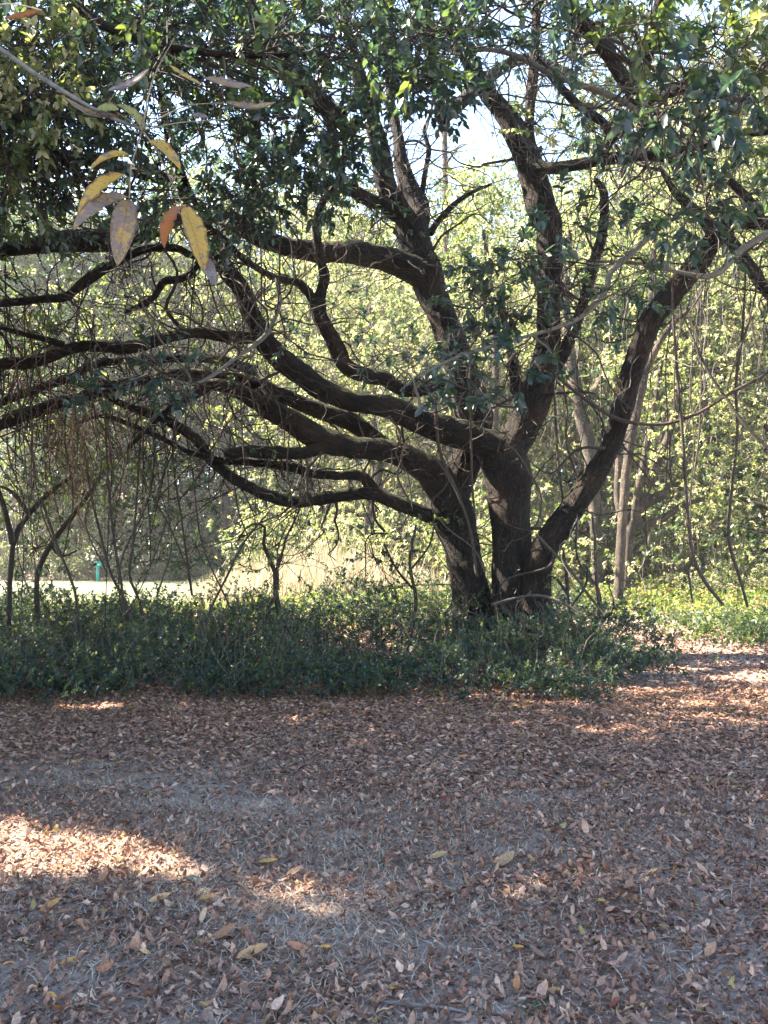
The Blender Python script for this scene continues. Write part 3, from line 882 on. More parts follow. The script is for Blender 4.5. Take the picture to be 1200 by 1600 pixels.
# px of the base, distance, kind, scale
SPOT = []
for dist, cnt in ((23, 5), (29, 7), (36, 9), (44, 11), (52, 12), (61, 19), (72, 18), (84, 16)):
    for k in range(cnt):
        px = -140 + (k + rng.uniform(.1, .9)) * 1480 / cnt
        kind = int(rng.integers(0, 5))
        dd = dist + rng.uniform(-2.5, 2.5)
        if 26 <= dd < 59 and px < 420:
            continue                                       # the mown field is open
        if dd < 31 and px < 1150:
            continue
        slope = rng.uniform(.46, .7)
        if 270 < px < 480 and dd > 58:
            slope = rng.uniform(.3, .4)                  # lower trees leave the sky open
        sc_ = min(1.6 + dd * slope, 30) / (specs[kind][0] * .97)
        if abs(px - 685) < 70 + specs[kind][1] * 1.1 * sc_ * F / dd:
            slope = rng.uniform(.3, .385)                   # lower trees leave the sky open between the stems
        SPOT.append((px, dd, kind, min(1.6 + dd * slope, 30) / (specs[kind][0] * .97)))
first = {}
for px, dist, kind, sc in SPOT:
    loc = ((px - 600) / F * dist, dist, -.05)
    if kind not in first:
        t = empty('wood_tree', loc, WL[kind], 'tree', 'trees of the wood behind the oak')
        tb, cb, sb = wood_tree(*specs[kind])
        tb.build('trunk', M_FARBARK, t)
        tag(cb.build('crown', M_FARLEAF, t, smooth=False))
        tag(sb.build('hanging_strands', M_TWIG, t), kind='stuff')
        first[kind] = t
    else:
        t = copy_thing(first[kind])
        t.location = loc
    t.rotation_euler = (0, 0, rng.uniform(0, 6.28))
    t.scale = (sc, sc, sc * rng.uniform(.92, 1.08))


# traced trees behind, right of the oak and in the sky gap
def traced_tree(name, label, rows, d, crown=None, mat=None, leaf=.11, pal=LIGHT):
    b0 = rows[0][0]
    p = at(b0[0], b0[1], d)
    loc = np.array([p[0], d, 0.])
    t = empty(name, loc, label, 'tree')
    tb = Bag()
    V, Q, g = limb(rows[0], d, d, 12, .15, keep=False)
    make('trunk', V, Q, mat or M_FARBARK, t, None, g, True, loc)
    for r_ in rows[1:]:
        V, Q, g = limb(r_, d, d + rng.uniform(-1, 1), 10, .15, keep=False)
        make('limb', V, Q, mat or M_FARBARK, t, None, g, True, loc)
    if crown:
        lf = Bag()
        for (cx, cy, rx, ry, n_) in crown:
            q = norm(rng.normal(size=(n_, 3))) * rng.random((n_, 1)) ** .4
            pc = np.array([at(cx + rx * a, cy + ry * b, d + c * rx * d / F) for a, b, c in q])
            clusters(pc, rng.normal(size=(n_, 3)), rng.uniform(.25, .5, n_), 12, leaf, .5, pal, lf, None, cull=False)
        lf.build('crown', M_FARLEAF, t, loc, smooth=False)


traced_tree('wood_tree', 'many-limbed pale tree with sunlit forking trunk on the right behind the oak', [
    [(978, 935, 7), (980, 875, 7), (984, 828, 9), (994, 798, 9), (1008, 765, 8), (1020, 745, 7), (1036, 703, 6), (1050, 660, 5), (1060, 600, 4)],
    [(986, 830, 7), (996, 770, 6), (1012, 690, 5), (1025, 620, 4), (1035, 560, 3)],
    [(990, 826, 6), (1015, 818, 6), (1037, 809, 6), (1055, 797, 5), (1069, 788, 5), (1100, 780, 3)],
    [(992, 800, 9), (1015, 782, 9), (1037, 771, 8), (1060, 750, 6), (1085, 730, 4)],
    [(985, 850, 6), (968, 800, 6), (965, 760, 6), (966, 718, 5), (960, 640, 4)]], 26,
    [(1080, 620, 110, 120, 260), (1130, 760, 90, 70, 140), (1000, 560, 80, 90, 120), (1000, 740, 60, 90, 40), (985, 880, 50, 30, 26)])
traced_tree('wood_tree', 'leaning pale trunk close behind the right stem of the oak', [
    [(966, 935, 8), (974, 790, 7), (985, 690, 8), (996, 630, 8), (1006, 585, 8), (1015, 520, 7), (1020, 440, 6), (1022, 330, 4)],
    [(1006, 585, 6), (1040, 520, 5), (1080, 480, 3)]], 22, [(1030, 330, 110, 120, 160)])
traced_tree('wood_tree', 'whitish crooked trunk seen right of the middle stem', [
    [(935, 930, 9), (930, 800, 10), (920, 700, 11), (905, 635, 11), (897, 590, 10), (888, 540, 8), (885, 460, 6), (890, 360, 4)],
    [(905, 640, 7), (935, 600, 6), (950, 540, 4)]], 30, [(900, 380, 100, 130, 240)])
traced_tree('pine_tree', 'slender straight trunk standing alone in the sky gap', [
    [(706, 915, 6), (704, 760, 6), (700, 600, 5.5), (697, 450, 5), (696, 300, 4.5), (694, 170, 4), (692, 60, 3), (690, -40, 2)],
    [(695, 260, 2), (712, 235, 1.5), (730, 225, 1)]], 38, [(690, -20, 60, 60, 40)])
traced_tree('wood_tree', 'small leafy tree with bowed limb in the gap between the oak stems', [
    [(776, 925, 7), (775, 790, 7), (772, 680, 7), (775, 600, 6), (772, 520, 5), (765, 430, 4), (755, 360, 3)],
    [(770, 500, 4), (735, 430, 3), (715, 380, 2)]], 24, [(735, 300, 75, 55, 150), (770, 380, 60, 50, 70), (720, 430, 70, 60, 80)], pal=MID + LIGHT)

# shrubs of the wood's lower storey -------------------------------------------------
def shrub(h, r, nclu, pal, leafL, nst=9):
    sb, lb = Bag(), Bag()
    a = rng.normal(0, .12, (nst, 3)) * np.array([1, 1, 0])
    e = np.column_stack([rng.normal(0, r * .55, nst), rng.normal(0, r * .55, nst), rng.uniform(.6, 1., nst) * h])
    st = wiggle(a, e, 10, .08)
    V, Q, g = tubes(st, np.linspace(.022, .006, 10)[None].repeat(nst, 0), 5)
    sb.add(V, Q, (.14, .115, .09), g)
    own = rng.integers(0, nst, nclu)
    pc = st[own, rng.integers(2, 10, nclu)] + rng.normal(0, 1, (nclu, 3)) * r * np.array([.25, .25, .18])
    pc[:, 2] = np.maximum(pc[:, 2], .08)
    clusters(pc, rng.normal(size=(nclu, 3)) + np.array([0, 0, .3]), rng.uniform(.15, .4, nclu), 11, leafL, .5, pal, lb, sb, cull=False, wood=(.14, .115, .09))
    return sb, lb


sh_spec = [(2.6, 1.6, 330, LIGHT, .10), (1.7, 1.4, 300, MID + LIGHT, .09), (3.6, 1.8, 380, MID + LIGHT, .10)]
sh_lab = ['bright sunlit shrub at the foot of the wood behind', 'low mixed-green shrub at the foot of the wood behind', 'tall bushy shrub at the foot of the wood behind']
first = {}
for i in range(64):
    kind = int(rng.integers(0, 3))
    px = rng.uniform(-60, 1260)
    dist = rng.uniform(24, 56)
    if px < 400:
        dist = rng.uniform(58.5, 64)
    elif px < 640:
        dist = rng.uniform(30, 50)
    if px > 880 and dist < 27:
        kind = 1
    if kind not in first:
        t = empty('shrub', (0, 0, 0), sh_lab[kind], 'shrub', 'shrubs at the foot of the wood')
        sb, lb = shrub(*sh_spec[kind])
        tag(sb.build('stems', M_TWIG, t), kind='stuff')
        lb.build('foliage', M_FARLEAF, t, smooth=False)
        first[kind] = t
    else:
        t = copy_thing(first[kind])
    t.location = ((px - 600) / F * dist, dist, 0)
    t.rotation_euler = (0, 0, rng.uniform(0, 6.28))
    s_ = rng.uniform(.8, 1.25)
    t.scale = (s_, s_, s_)

# far wood as one mass that closes the horizon
fb = Bag()
n = 9000
ang = rng.uniform(-.62, .62, n)
dist = rng.uniform(82, 100, n)
hh = rng.random(n) ** .8 * (11 + 4 * np.sin(ang * 17) + 3 * np.sin(ang * 41))
pts = np.column_stack([np.tan(ang) * dist, dist, hh])
clusters(pts, rng.normal(size=(n, 3)), rng.uniform(.5, 1., n), 8, .34, .5, MID + LIGHT, fb, None, cull=False)
tag(fb.build('far_wood', M_FARLEAF, smooth=False), 'pale leafy mass of the far wood closing the view', 'wood', kind='stuff')

# ------------------------------------------------------------------ thicket, ground plants, dry grass (stuff)
def inside_thicket(x, y):
    """thicket around the oak's foot, a curved right end"""
    front = 9.95 + .25 * np.sin(x * 1.9) + .18 * np.sin(x * 4.7 + 1) + rng.normal(0, .22, np.shape(x))
    right = rng.normal(0, .25, np.shape(x)) + np.where(y < 14, 2.4 + .55 * (y - 10) + .25 * np.sin(y * 2.2), 4.6 - .2 * (y - 14))
    return (y > front) & (x < right) & (y < 18.5)


cov, cst = Bag(), Bag()
n = 17000
x = rng.uniform(-10, 5, n)
y = 9.7 + rng.random(n) ** 1.25 * 8.8
k = inside_thicket(x, y)
x, y = x[k], y[k]
hmax = np.clip(.28 + .13 * (y - 9.9), .25, .95) * (.75 + .35 * np.sin(x * 1.1 + 2) * np.sin(y * .9) + .25 * np.sin(x * 3.3 + y))
hmax = np.clip(hmax * np.clip((2.6 + .55 * (y - 10) - x) / 1.0, .3, 1), .15, 1.1)
hmax *= .55 + .75 * np.array([noise.noise(Vector((a * 1.1, b * 1.1, 3))) * .9 + .5 for a, b in zip(x, y)])
hmax = np.maximum(hmax * np.where(x < -1.5, .74, .9), .08) + .3 * np.clip((y - 14) / 3, 0, 1)
z = rng.random(len(x)) ** .6 * hmax
pts = np.column_stack([x, y, z + .03])
clusters(pts, rng.normal(size=(len(x), 3)) * .7 + np.array([0, -.1, .7]), rng.uniform(.1, .28, len(x)), 10, .052, .58, DARK + DARK + MID, cov, cst, cull=False, droop=-.05, wood=(.07, .055, .04))
m = 900
x = rng.uniform(-8, 4.4, m); y = rng.uniform(9.8, 17, m); k = inside_thicket(x, y); x, y = x[k], y[k]
a = np.column_stack([x, y, 0 * x]); e = a + np.column_stack([rng.normal(0, .3, len(x)), rng.normal(0, .3, len(x)), rng.uniform(.3, 1.1, len(x))])
V, Q, g = tubes(wiggle(a, e, 8, .1), np.linspace(.005, .002, 8)[None].repeat(len(x), 0), 3)
cst.add(V, Q, (.09, .07, .05), g)
cover = tag(cov.build('thicket', M_COVER, smooth=False), 'dark green leafy thicket spread round the foot of the oak', 'undergrowth', kind='stuff')
tag(cst.build('stems', M_TWIG, cover), kind='stuff')

cov = Bag()
n = 15000                                                   # sunlit low plants right and behind
x = rng.uniform(-14, 16, n); y = rng.uniform(17.5, 34, n)
k = ~((x > 2.5 + .12 * (y - 17)) & (x < 7.5 - .1 * (y - 17)) & (y < 21)) & ~((x < -1.0) & (y > 26))
x, y = x[k], y[k]
pts = np.column_stack([x, y, rng.random(len(x)) * (.25 + .5 * (np.sin(x * 1.3) * np.sin(y * .8) * .5 + .5)) * np.where(x < -2.5, .45, 1) + .03])
clusters(pts, rng.normal(size=(len(x), 3)) * .7 + np.array([0, 0, .7]), rng.uniform(.1, .3, len(x)), 9, .085, .55, [(.1, .14, .035), (.14, .165, .04), (.07, .1, .03), (.045, .07, .025), (.16, .12, .07)], cov, None, cull=False, droop=-.05)
n = 1500                                                    # dark verge on the right of the path
x = rng.uniform(5.2, 12, n); y = rng.uniform(14.6, 18.5, n)
k = x > 4.6 + (17.5 - y) * .5
x, y = x[k], y[k]
pts = np.column_stack([x, y, rng.random(len(x)) * .42 + .03])
clusters(pts, rng.normal(size=(len(x), 3)) * .7 + np.array([0, 0, .7]), rng.uniform(.1, .3, len(x)), 10, .075, .55, MID, cov, None, cull=False, droop=-.05)
tag(cov.build('ground_plants', M_FARLEAF, smooth=False), 'low yellow-green plants covering the sunlit floor of the wood', 'ground cover', kind='stuff')


def blades(x, y, h, w, lean, cols, bend=.35):
    n = len(x)
    az = rng.uniform(0, 6.28, n)
    dirn = np.column_stack([np.cos(az), np.sin(az), 0 * az])
    b = np.column_stack([x, y, ghz(x, y)])
    t = np.array([0, .5, 1.])
    mid = b[:, None] + dirn[:, None] * (lean * h)[:, None, None] * (t ** 1.6)[None, :, None] + np.array([0, 0, 1.]) * h[:, None, None] * (t - bend * t ** 2 * .5)[None, :, None]
    sd = np.column_stack([-np.sin(az), np.cos(az), 0 * az])
    ww = w[:, None] * np.array([1, .8, .15])[None]
    V = np.stack([mid - sd[:, None] * ww[..., None], mid + sd[:, None] * ww[..., None]], 2)
    idx = np.arange(n * 6).reshape(n, 3, 2)
    Q = np.stack([idx[:, :-1, 0], idx[:, :-1, 1], idx[:, 1:, 1], idx[:, 1:, 0]], -1)
    return V.reshape(-1, 3), Q.reshape(-1, 4), np.repeat(cols, 6, 0)


STRAW = np.array([(.42, .34, .2), (.5, .42, .26), (.36, .27, .16), (.3, .2, .12), (.34, .33, .16)])
gb = Bag()
n = 22000
px = rng.uniform(330, 680, n) + rng.normal(0, 25, n); y = rng.uniform(27, 42, n)
x = (px - 600) / F * y
h = rng.uniform(.4, 1., n) ** 1.5 * 3.1 * np.clip(1.15 - np.abs(px - 520) / 260, .3, 1) * (.65 + .35 * np.sin(px * .09) * np.sin(y * 1.7))
V, Q, T = blades(x, y, h, rng.uniform(.008, .02, n), rng.uniform(.05, .4, n), (STRAW * .5 + np.array([.19, .168, .12]))[rng.integers(0, 5, n)] * rng.uniform(.7, 1.2, (n, 1)), .2)
gb.add(V, Q, T)
tag(gb.build('tall_dry_grass', M_STRAW, smooth=False), 'tall straw-coloured dry grass glowing in the sun behind the oak', 'dry grass', kind='stuff')

# ------------------------------------------------------------------ fallen leaves and dry turf of the clearing
BR = np.array([(.14, .098, .083), (.18, .132, .112), (.22, .17, .145), (.085, .058, .05), (.19, .125, .098), (.28, .235, .205), (.1, .066, .056), (.155, .118, .102)]) * np.array([1.54, 1.17, .95])
WARM = np.array([(.29, .175, .065), (.22, .09, .045), (.34, .24, .09), (.21, .12, .065)])


def litter_density(x, y):
    """thin on the sandy patches, thick to the right and under the thicket's edge"""
    px, py, fw = pix(np.column_stack([x, y, 0 * x]))
    d = np.full(len(x), .95)
    for cx, cy, rx, ry, a in [(190, 1222, 330, 46, .8), (430, 1262, 160, 22, .45), (330, 1255, 120, 12, .6), (100, 1540, 110, 38, .75), (430, 1440, 260, 70, .35), (480, 1320, 320, 60, .35), (760, 1340, 90, 26, .5), (620, 1490, 120, 20, .6), (640, 1450, 300, 120, .2)]:
        q = ((px - cx) / rx) ** 2 + ((py - cy) / ry) ** 2
        d -= a * np.exp(-q * 1.3)
    d *= .72 + .55 * np.array([noise.noise(Vector((a * 1.6, b * 1.6, 7))) for a, b in zip(x, y)]) + .2
    return np.clip(d, .05, 1)


lb = Bag()


def litter(n, y0, y1, xr, fine, Lr=(.045, .095), crumbs=False):
    y = np.sqrt(rng.uniform(y0 ** 2, y1 ** 2, n))
    x = rng.uniform(-1, 1, n) * xr * y
    k = rng.random(n) < litter_density(x, y) * (.9 if crumbs else 1) + (.1 if crumbs else 0)
    x, y = x[k], y[k]
    m = len(x)
    az = rng.uniform(0, 6.28, m)
    tilt = rng.normal(0, .12 if crumbs else .2, m)
    D = np.column_stack([np.cos(az) * np.cos(tilt), np.sin(az) * np.cos(tilt), np.sin(tilt)])
    up = np.array([0, 0, 1.]) + rng.normal(0, .32, (m, 3))
    up[rng.random(m) < .3] *= -1
    Nn = norm(up - D * np.sum(up * D, -1, keepdims=True))
    L = rng.uniform(*Lr, m)
    B = np.column_stack([x, y, ghz(x, y) + rng.uniform(.004, .03, m) + np.abs(np.sin(tilt)) * L * .45 - (.006 if crumbs else 0)]) - D * L[:, None] * .5
    col = BR[rng.integers(0, len(BR), m)] * rng.uniform(.7, 1.25, (m, 1))
    warm = rng.random(m) < np.where((y > 8.6) & (y < 10.6), .16, .035)
    col[warm] = WARM[rng.integers(0, 4, warm.sum())] * rng.uniform(.6, 1.05, (warm.sum(), 1))
    if fine:
        V, Q = fine_leaves(B, D, Nn, L, L * rng.uniform(.18, .27, m), rng.normal(0, 1.1, m), rng.normal(.4, .6, m), 6, np.full(m, .34))
        lb.add(V, Q, np.repeat(col, 18, 0))
    else:
        V, Q = leaves(B, D, Nn, L, L * (rng.uniform(.2, .5, m) if crumbs else rng.uniform(.19, .3, m)), .4, .22)
        lb.add(V, Q, np.repeat(col, 6, 0))


litter(60000, 2.2, 7.2, .5, False, (.008, .026), True)
litter(60000, 7.0, 11.5, .52, False, (.016, .042), True)
litter(21000, 2.2, 6.2, .5, True, (.022, .062))
litter(420, 2.2, 5.2, .5, True, (.06, .1))
litter(42000, 6.0, 11.0, .52, False, (.03, .072))
litter(34000, 10.5, 21, .55, False, (.05, .1))
tag(lb.build('leaf_litter', M_LITTER), 'brown carpet of fallen leaves over the clearing', 'leaf litter', kind='stuff')

gb = Bag()
n = 80000
y = np.sqrt(rng.uniform(2.2 ** 2, 8.5 ** 2, n)); x = rng.uniform(-.52, .52, n) * y
px, py, fw = pix(np.column_stack([x, y, 0 * x]))
patch = np.exp(-(((px - 430) / 420) ** 2 + ((py - 1400) / 150) ** 2)) + .25
k = rng.random(n) < patch
x, y = x[k], y[k]
n = len(x)
GR = np.array([(.4, .31, .22), (.46, .36, .26), (.28, .21, .155), (.52, .42, .32)])
V, Q, T = blades(x, y, rng.uniform(.015, .06, n), rng.uniform(.0013, .0032, n), rng.uniform(.6, 2.4, n), GR[rng.integers(0, 4, n)] * rng.uniform(.7, 1.2, (n, 1)), .8)
gb.add(V, Q, T)
tag(gb.build('dry_turf', M_STRAW, smooth=False), 'short dead grass matted between the fallen leaves', 'dry grass', kind='stuff')

# individual leaves that stand out -------------------------------------------------
FL = [  # px, py, length px, angle (deg, screen, 0 = right), colour, curl, label
    (420, 1366, 46, -12, (.5, .34, .1), .5, 'long yellow-tan fallen leaf lying in short dry grass right of the sun patch'),
    (302, 1392, 44, -20, (.2, .24, .2), .3, 'greenish grey fallen leaf below the right end of the sun patch'),
    (250, 1420, 36, 8, (.5, .4, .2), .4, 'slim pale yellow fallen leaf, left one of a pair under the greenish grey leaf'),
    (311, 1411, 18, 30, (.55, .42, .16), .2, 'small clear yellow fallen leaf just under the greenish grey leaf'),
    (325, 1421, 28, 5, (.4, .25, .08), .5, 'ochre fallen leaf right of the small clear yellow one'),
    (318, 1453, 24, 70, (.5, .44, .34), .2, 'cream fallen leaf standing on edge by a dark twig'),
    (330, 1483, 18, -60, (.56, .48, .22), .2, 'small pale yellow fallen leaf touching a brown one in the near left litter'),
    (352, 1482, 46, 5, (.24, .14, .08), .9, 'long curled brown fallen leaf touching a small pale yellow one'),
    (226, 1503, 20, -35, (.58, .5, .25), .2, 'pale lemon fallen leaf lying in near left dry grass'),
    (108, 1520, 28, 5, (.5, .33, .07), .5, 'golden fallen leaf beside the bare sand at near left'),
    (80, 1429, 36, 10, (.42, .26, .07), .8, 'bent ochre fallen leaf above the bare sand at left'),
    (80, 1575, 18, -30, (.56, .4, .1), .2, 'small bright yellow fallen leaf low in the left corner'),
    (168, 1537, 40, -30, (.3, .15, .08), 1.9, 'tightly curled rust-brown fallen leaf like a tunnel at near left'),
    (395, 1511, 52, 6, (.4, .3, .15), .5, 'broad tan fallen leaf lying flat left of the golden one'),
    (508, 1501, 20, -5, (.6, .42, .06), .2, 'bright golden fallen leaf beside rusty curled leaves near the middle'),
    (462, 1503, 34, -50, (.34, .17, .1), 1., 'rusty curled fallen leaf left of the bright golden leaf'),
    (685, 1353, 32, 3, (.38, .32, .16), .5, 'olive-yellow fallen leaf on the thin grass right of centre'),
    (790, 1364, 44, 14, (.32, .25, .15), .6, 'large olive-brown fallen leaf by a green seedling right of centre'),
    (810, 1493, 26, -18, (.6, .4, .06), .5, 'bright yellow curved fallen leaf in the near right turf'),
    (807, 1555, 26, 80, (.42, .25, .11), .4, 'orange-tan fallen leaf standing upright at near right'),
    (617, 1562, 18, 12, (.62, .38, .04), .3, 'orange-yellow fallen leaf low near the middle beside a stick'),
    (867, 1559, 22, -2, (.5, .36, .07), .3, 'yellow-ochre fallen leaf right of the upright orange-tan leaf'),
    (960, 1576, 20, 40, (.25, .05, .03), .6, 'dark red fallen leaf low on the right'),
    (938, 1423, 20, -8, (.55, .42, .12), .3, 'lone yellow fallen leaf in faint sun on the right'),
    (693, 1267, 11, 60, (.45, .03, .03), .4, 'tiny scarlet fallen leaf in the brown litter'),
    (724, 1191, 18, 0, (.5, .29, .1), .4, 'small orange fallen leaf far out in the middle of the litter'),
    (160, 1385, 30, 25, (.3, .16, .09), 1., 'curled chestnut fallen leaf on the front rim of the sun patch'),
    (205, 1345, 24, 60, (.2, .09, .06), 1.2, 'dark upright fallen leaf standing inside the sun patch'),
    (460, 1380, 30, 10, (.42, .3, .2), .6, 'pinkish tan fallen leaf right of the long yellow-tan one'),
    (1110, 1500, 34, 15, (.36, .24, .15), .7, 'broad light brown fallen leaf high in the near right litter'),
]
for px, py, lp, an, col, curl, lab in FL:
    g0 = gnd(px, py)
    d = g0[1]
    L = lp * d / F * 1.0
    a = math.radians(an)
    steep = abs(an) > 25
    D = np.array([math.cos(a), .25 if steep else math.sin(a) * 4, math.sin(a) * (.9 if steep else .15)])
    D = norm(D[None])
    up = np.array([[.1, -.5 if steep else -.25, 1.]])
    Nn = norm(up - D * np.sum(up * D))
    z = ghz(g0[0], g0[1]) + .022
    Bp = np.array([[g0[0], g0[1], z]]) - D * L * .5
    Bp[0, 2] = max(Bp[0, 2], z - .012)
    V, Q = fine_leaves(Bp, D, Nn, np.array([L]), np.array([L * .22]), np.array([curl]), np.array([.35]), 9, np.array([.08]))
    tag(make('fallen_leaf', V, Q, M_LITTER, None, np.array(col) * np.array([.72, .55, .43]) + np.array([.055, .04, .034]), None, True, [g0[0], g0[1], 0.]), lab, 'leaf')


# sticks and seedlings on the floor
def stick(rows, d_from_ground, label, col=(.3, .26, .22)):
    pts = np.array([[*gnd(x, y)[:2], ghz(*gnd(x, y)[:2]) + .02, r * gnd(x, y)[1] / F] for x, y, r in rows])
    c = spline(pts, .03)
    V, Q, g = tubes(c[None, :, :3], c[None, :, 3], 7)
    p0 = [pts[0, 0], pts[0, 1], 0.]
    tag(make('stick', V, Q, M_TWIG, None, col, g, True, p0), label, 'stick')


stick([(600, 1584, 2.5), (640, 1588, 3), (690, 1592, 3), (728, 1599, 2)], 0, 'straight grey stick lying at the bottom edge of the view', (.15, .13, .115))
stick([(250, 1436, 1.5), (275, 1449, 2), (290, 1450, 2.5), (298, 1438, 2)], 0, 'dark hooked twig beside the cream leaf', (.07, .055, .05))
stick([(65, 1087, 1.6), (90, 1084, 2), (120, 1078, 2)], 0, 'thin pale stick lying before the thicket on the left', (.3, .25, .2))
stick([(320, 1065, 2), (335, 1075, 2), (345, 1085, 2)], 0, 'short slanting pale stick at the front of the thicket', (.34, .28, .22))


def seedling(px, py, n, size, label):
    g0 = gnd(px, py)
    lf, st = Bag(), Bag()
    b = np.array([[g0[0], g0[1], 0.]]).repeat(n, 0)
    az = rng.uniform(0, 6.28, n)
    D = norm(np.column_stack([np.cos(az), np.sin(az), rng.uniform(.2, .9, n)]))
    L = rng.uniform(.6, 1.1, n) * size
    tip = b + D * L[:, None] * .8
    V, Q, g = tubes(wiggle(b, tip, 5, .05), np.full((n, 5), .0015), 3)
    t = empty('seedling', (g0[0], g0[1], 0), label, 'seedling')
    st.add(V, Q, (.1, .14, .05), g)
    up = np.array([0, 0, 1.]) + rng.normal(0, .2, (n, 3))
    V, Q = fine_leaves(tip, D, norm(up - D * np.sum(up * D, -1, keepdims=True)), L * .9, L * .3, rng.normal(-.3, .3, n), np.full(n, .25), 6)
    lf.add(V, Q, np.repeat(np.array(MID)[rng.integers(0, 4, n)] * 1.1, 18, 0))
    tag(st.build('stems', M_TWIG, t, [g0[0], g0[1], 0.]), kind='stuff')
    lf.build('leaves', M_COVER, t, [g0[0], g0[1], 0.])


for a in [(770, 1284, 8, .05, 'small dark green seedling alone in the middle of the right litter'), (796, 1290, 5, .04, 'tiny bluish seedling just right of the dark green one'), (735, 1362, 12, .045, 'loose patch of pale green seedling leaves by the olive-brown leaf'),
          (822, 1356, 6, .04, 'green seedling at the right of the large olive-brown leaf'), (830, 1588, 12, .045, 'bright green seedling at the bottom edge, right of the middle'), (845, 1567, 5, .035, 'small bright seedling just above the one at the bottom edge'),
          (1005, 1322, 6, .045, 'pale green seedling out on the right litter'), (440, 1172, 12, .07, 'low green tuft on the bare ground before the thicket'), (58, 1448, 6, .035, 'bluish green sprout at the left edge beside the ochre leaf'),
          (172, 1440, 7, .035, 'sparse grassy sprout in the left turf'), (305, 1550, 5, .03, 'tiny sprout in the near left turf')]:
    seedling(*a)

# ------------------------------------------------------------------ vines
def vine(rows, d0, d1, label, group=None, tint=(.042, .032, .026), name='hanging_vine', leafy=0):
    rows = [(a_, b_, c_ * (.72 if a_ < 480 else .88)) for a_, b_, c_ in rows]
    V, Q, g = limb(rows, d0, d1, 6, .12, rough=.2, keep=False, seed=rng.uniform(0, 50))
    b = at(rows[-1][0], rows[-1][1], d1)
    if leafy:
        t = empty(name, b, label, 'vine', group)
        make('stem', V, Q, M_TWIG, t, tint, g, True, b)
        lf = Bag()
        a = np.array([at(x, y, d0 + (d1 - d0) * k / (len(rows) - 1)) for k, (x, y, r) in enumerate(rows)])
        c = spline(a, .1)
        pc = c[rng.integers(0, len(c), leafy)] + rng.normal(0, .08, (leafy, 3))
        clusters(pc, rng.normal(size=(leafy, 3)), rng.uniform(.08, .2, leafy), 7, .07, .55, MID, lf, None, cull=False)
        lf.build('leaves', M_COVER, t, b, smooth=False)
        return
    tag(make(name, V, Q, M_TWIG, None, tint, g, True, b), label, 'vine', group)


vine([(862, 580, 2.5), (880, 597, 2.8), (905, 616, 3), (945, 645, 3), (985, 660, 3.2), (1040, 662, 3.2), (1090, 646, 3), (1140, 615, 3), (1200, 583, 3), (1290, 530, 3)], 14.3, 12.5, 'thick dark liana sagging in a wide bow across the right stem')
vine([(1050, 440, 2), (1053, 515, 2.5), (1062, 625, 3), (1068, 700, 3), (1073, 781, 3), (1081, 860, 3.5), (1100, 906, 3.5), (1130, 945, 3)], 13, 13.5, 'long straight liana hanging to the ground right of the right stem')
vine([(1165, 420, 2), (1160, 520, 2.5), (1150, 600, 3), (1152, 680, 2.5), (1140, 800, 2.5), (1140, 850, 3), (1155, 900, 3), (1168, 948, 2.5)], 13, 14, 'double kinked liana hanging near the right edge', leafy=8)
vine([(1070, 500, 2), (1090, 545, 2), (1112, 590, 2.5), (1135, 622, 2.5), (1165, 665, 2.5), (1210, 710, 2.5)], 13, 12.5, 'thin liana slanting down to the right edge')
vine([(1135, 610, 2), (1150, 560, 2.5), (1165, 520, 2.5), (1180, 460, 2), (1190, 400, 2)], 12.7, 12.8, 'thin upright liana looped over the sagging bow')
vine([(866, 610, 2), (868, 650, 2), (872, 720, 2.2), (880, 785, 2), (884, 830, 1.5)], 14.5, 14.6, 'slim vine hanging free between the middle and right stems')
vine([(880, 600, 1.6), (886, 640, 2), (885, 690, 2), (898, 735, 2), (905, 770, 2), (900, 840, 2), (905, 880, 2.2), (935, 920, 2.2), (940, 960, 2)], 14.2, 14.4, 'kinked vine dropping in front of the right stem')
vine([(790, 695, 2), (805, 705, 2.4), (825, 735, 2.4), (842, 765, 2.4), (846, 795, 2.2), (836, 825, 1.8)], 14.2, 14.2, 'short curved vine bowing out from the fork of the oak', tint=(.05, .036, .03))
vine([(838, 835, 2.6), (860, 858, 2.8), (890, 890, 2.8), (920, 930, 2.6), (945, 962, 2.4)], 14.2, 13.4, 'brown stick-like vine leaning from the right stem to the ground', tint=(.06, .045, .035))
vine([(925, 800, 2), (930, 850, 3), (932, 900, 3), (936, 950, 3), (938, 990, 3)], 13.6, 13.6, 'leafy upright vine right of the trunk foot', leafy=16)
vine([(768, 945, 3), (800, 936, 2.6), (840, 930, 2.6), (880, 942, 2.6), (905, 958, 2.4)], 13.4, 13, 'grey stick-like vine lying across the foot of the trunk', tint=(.06, .05, .042))
vine([(680, 620, 3), (682, 660, 3.2), (686, 700, 3.2), (700, 740, 3.4), (715, 770, 3.2), (735, 830, 3), (745, 900, 3)], 14.3, 14.7, 'reddish vine clinging to the left stem', tint=(.045, .032, .026))
vine([(1082, 940, 2), (1078, 910, 2), (1076, 890, 2.2), (1085, 870, 2)], 13.6, 13.6, 'short bent vine end beside the long straight liana')
vine([(735, 560, 2), (733, 620, 2.2), (736, 690, 2.4), (738, 760, 2.2), (742, 800, 2)], 13.9, 14.2, 'thin vine hanging plumb before the left stem')
vine([(310, 380, 1.5), (300, 470, 2), (292, 560, 2.3), (270, 700, 2.5), (285, 820, 2.5), (300, 930, 3)], 13, 15.2, 'long slanting vine at the left reaching from the high bough to the thicket')
vine([(130, 690, 2), (140, 760, 2.5), (158, 840, 3), (175, 900, 3.2), (196, 940, 3.2), (206, 985, 3.2)], 14, 14, 'stout vine leaning down right into the thicket on the left')
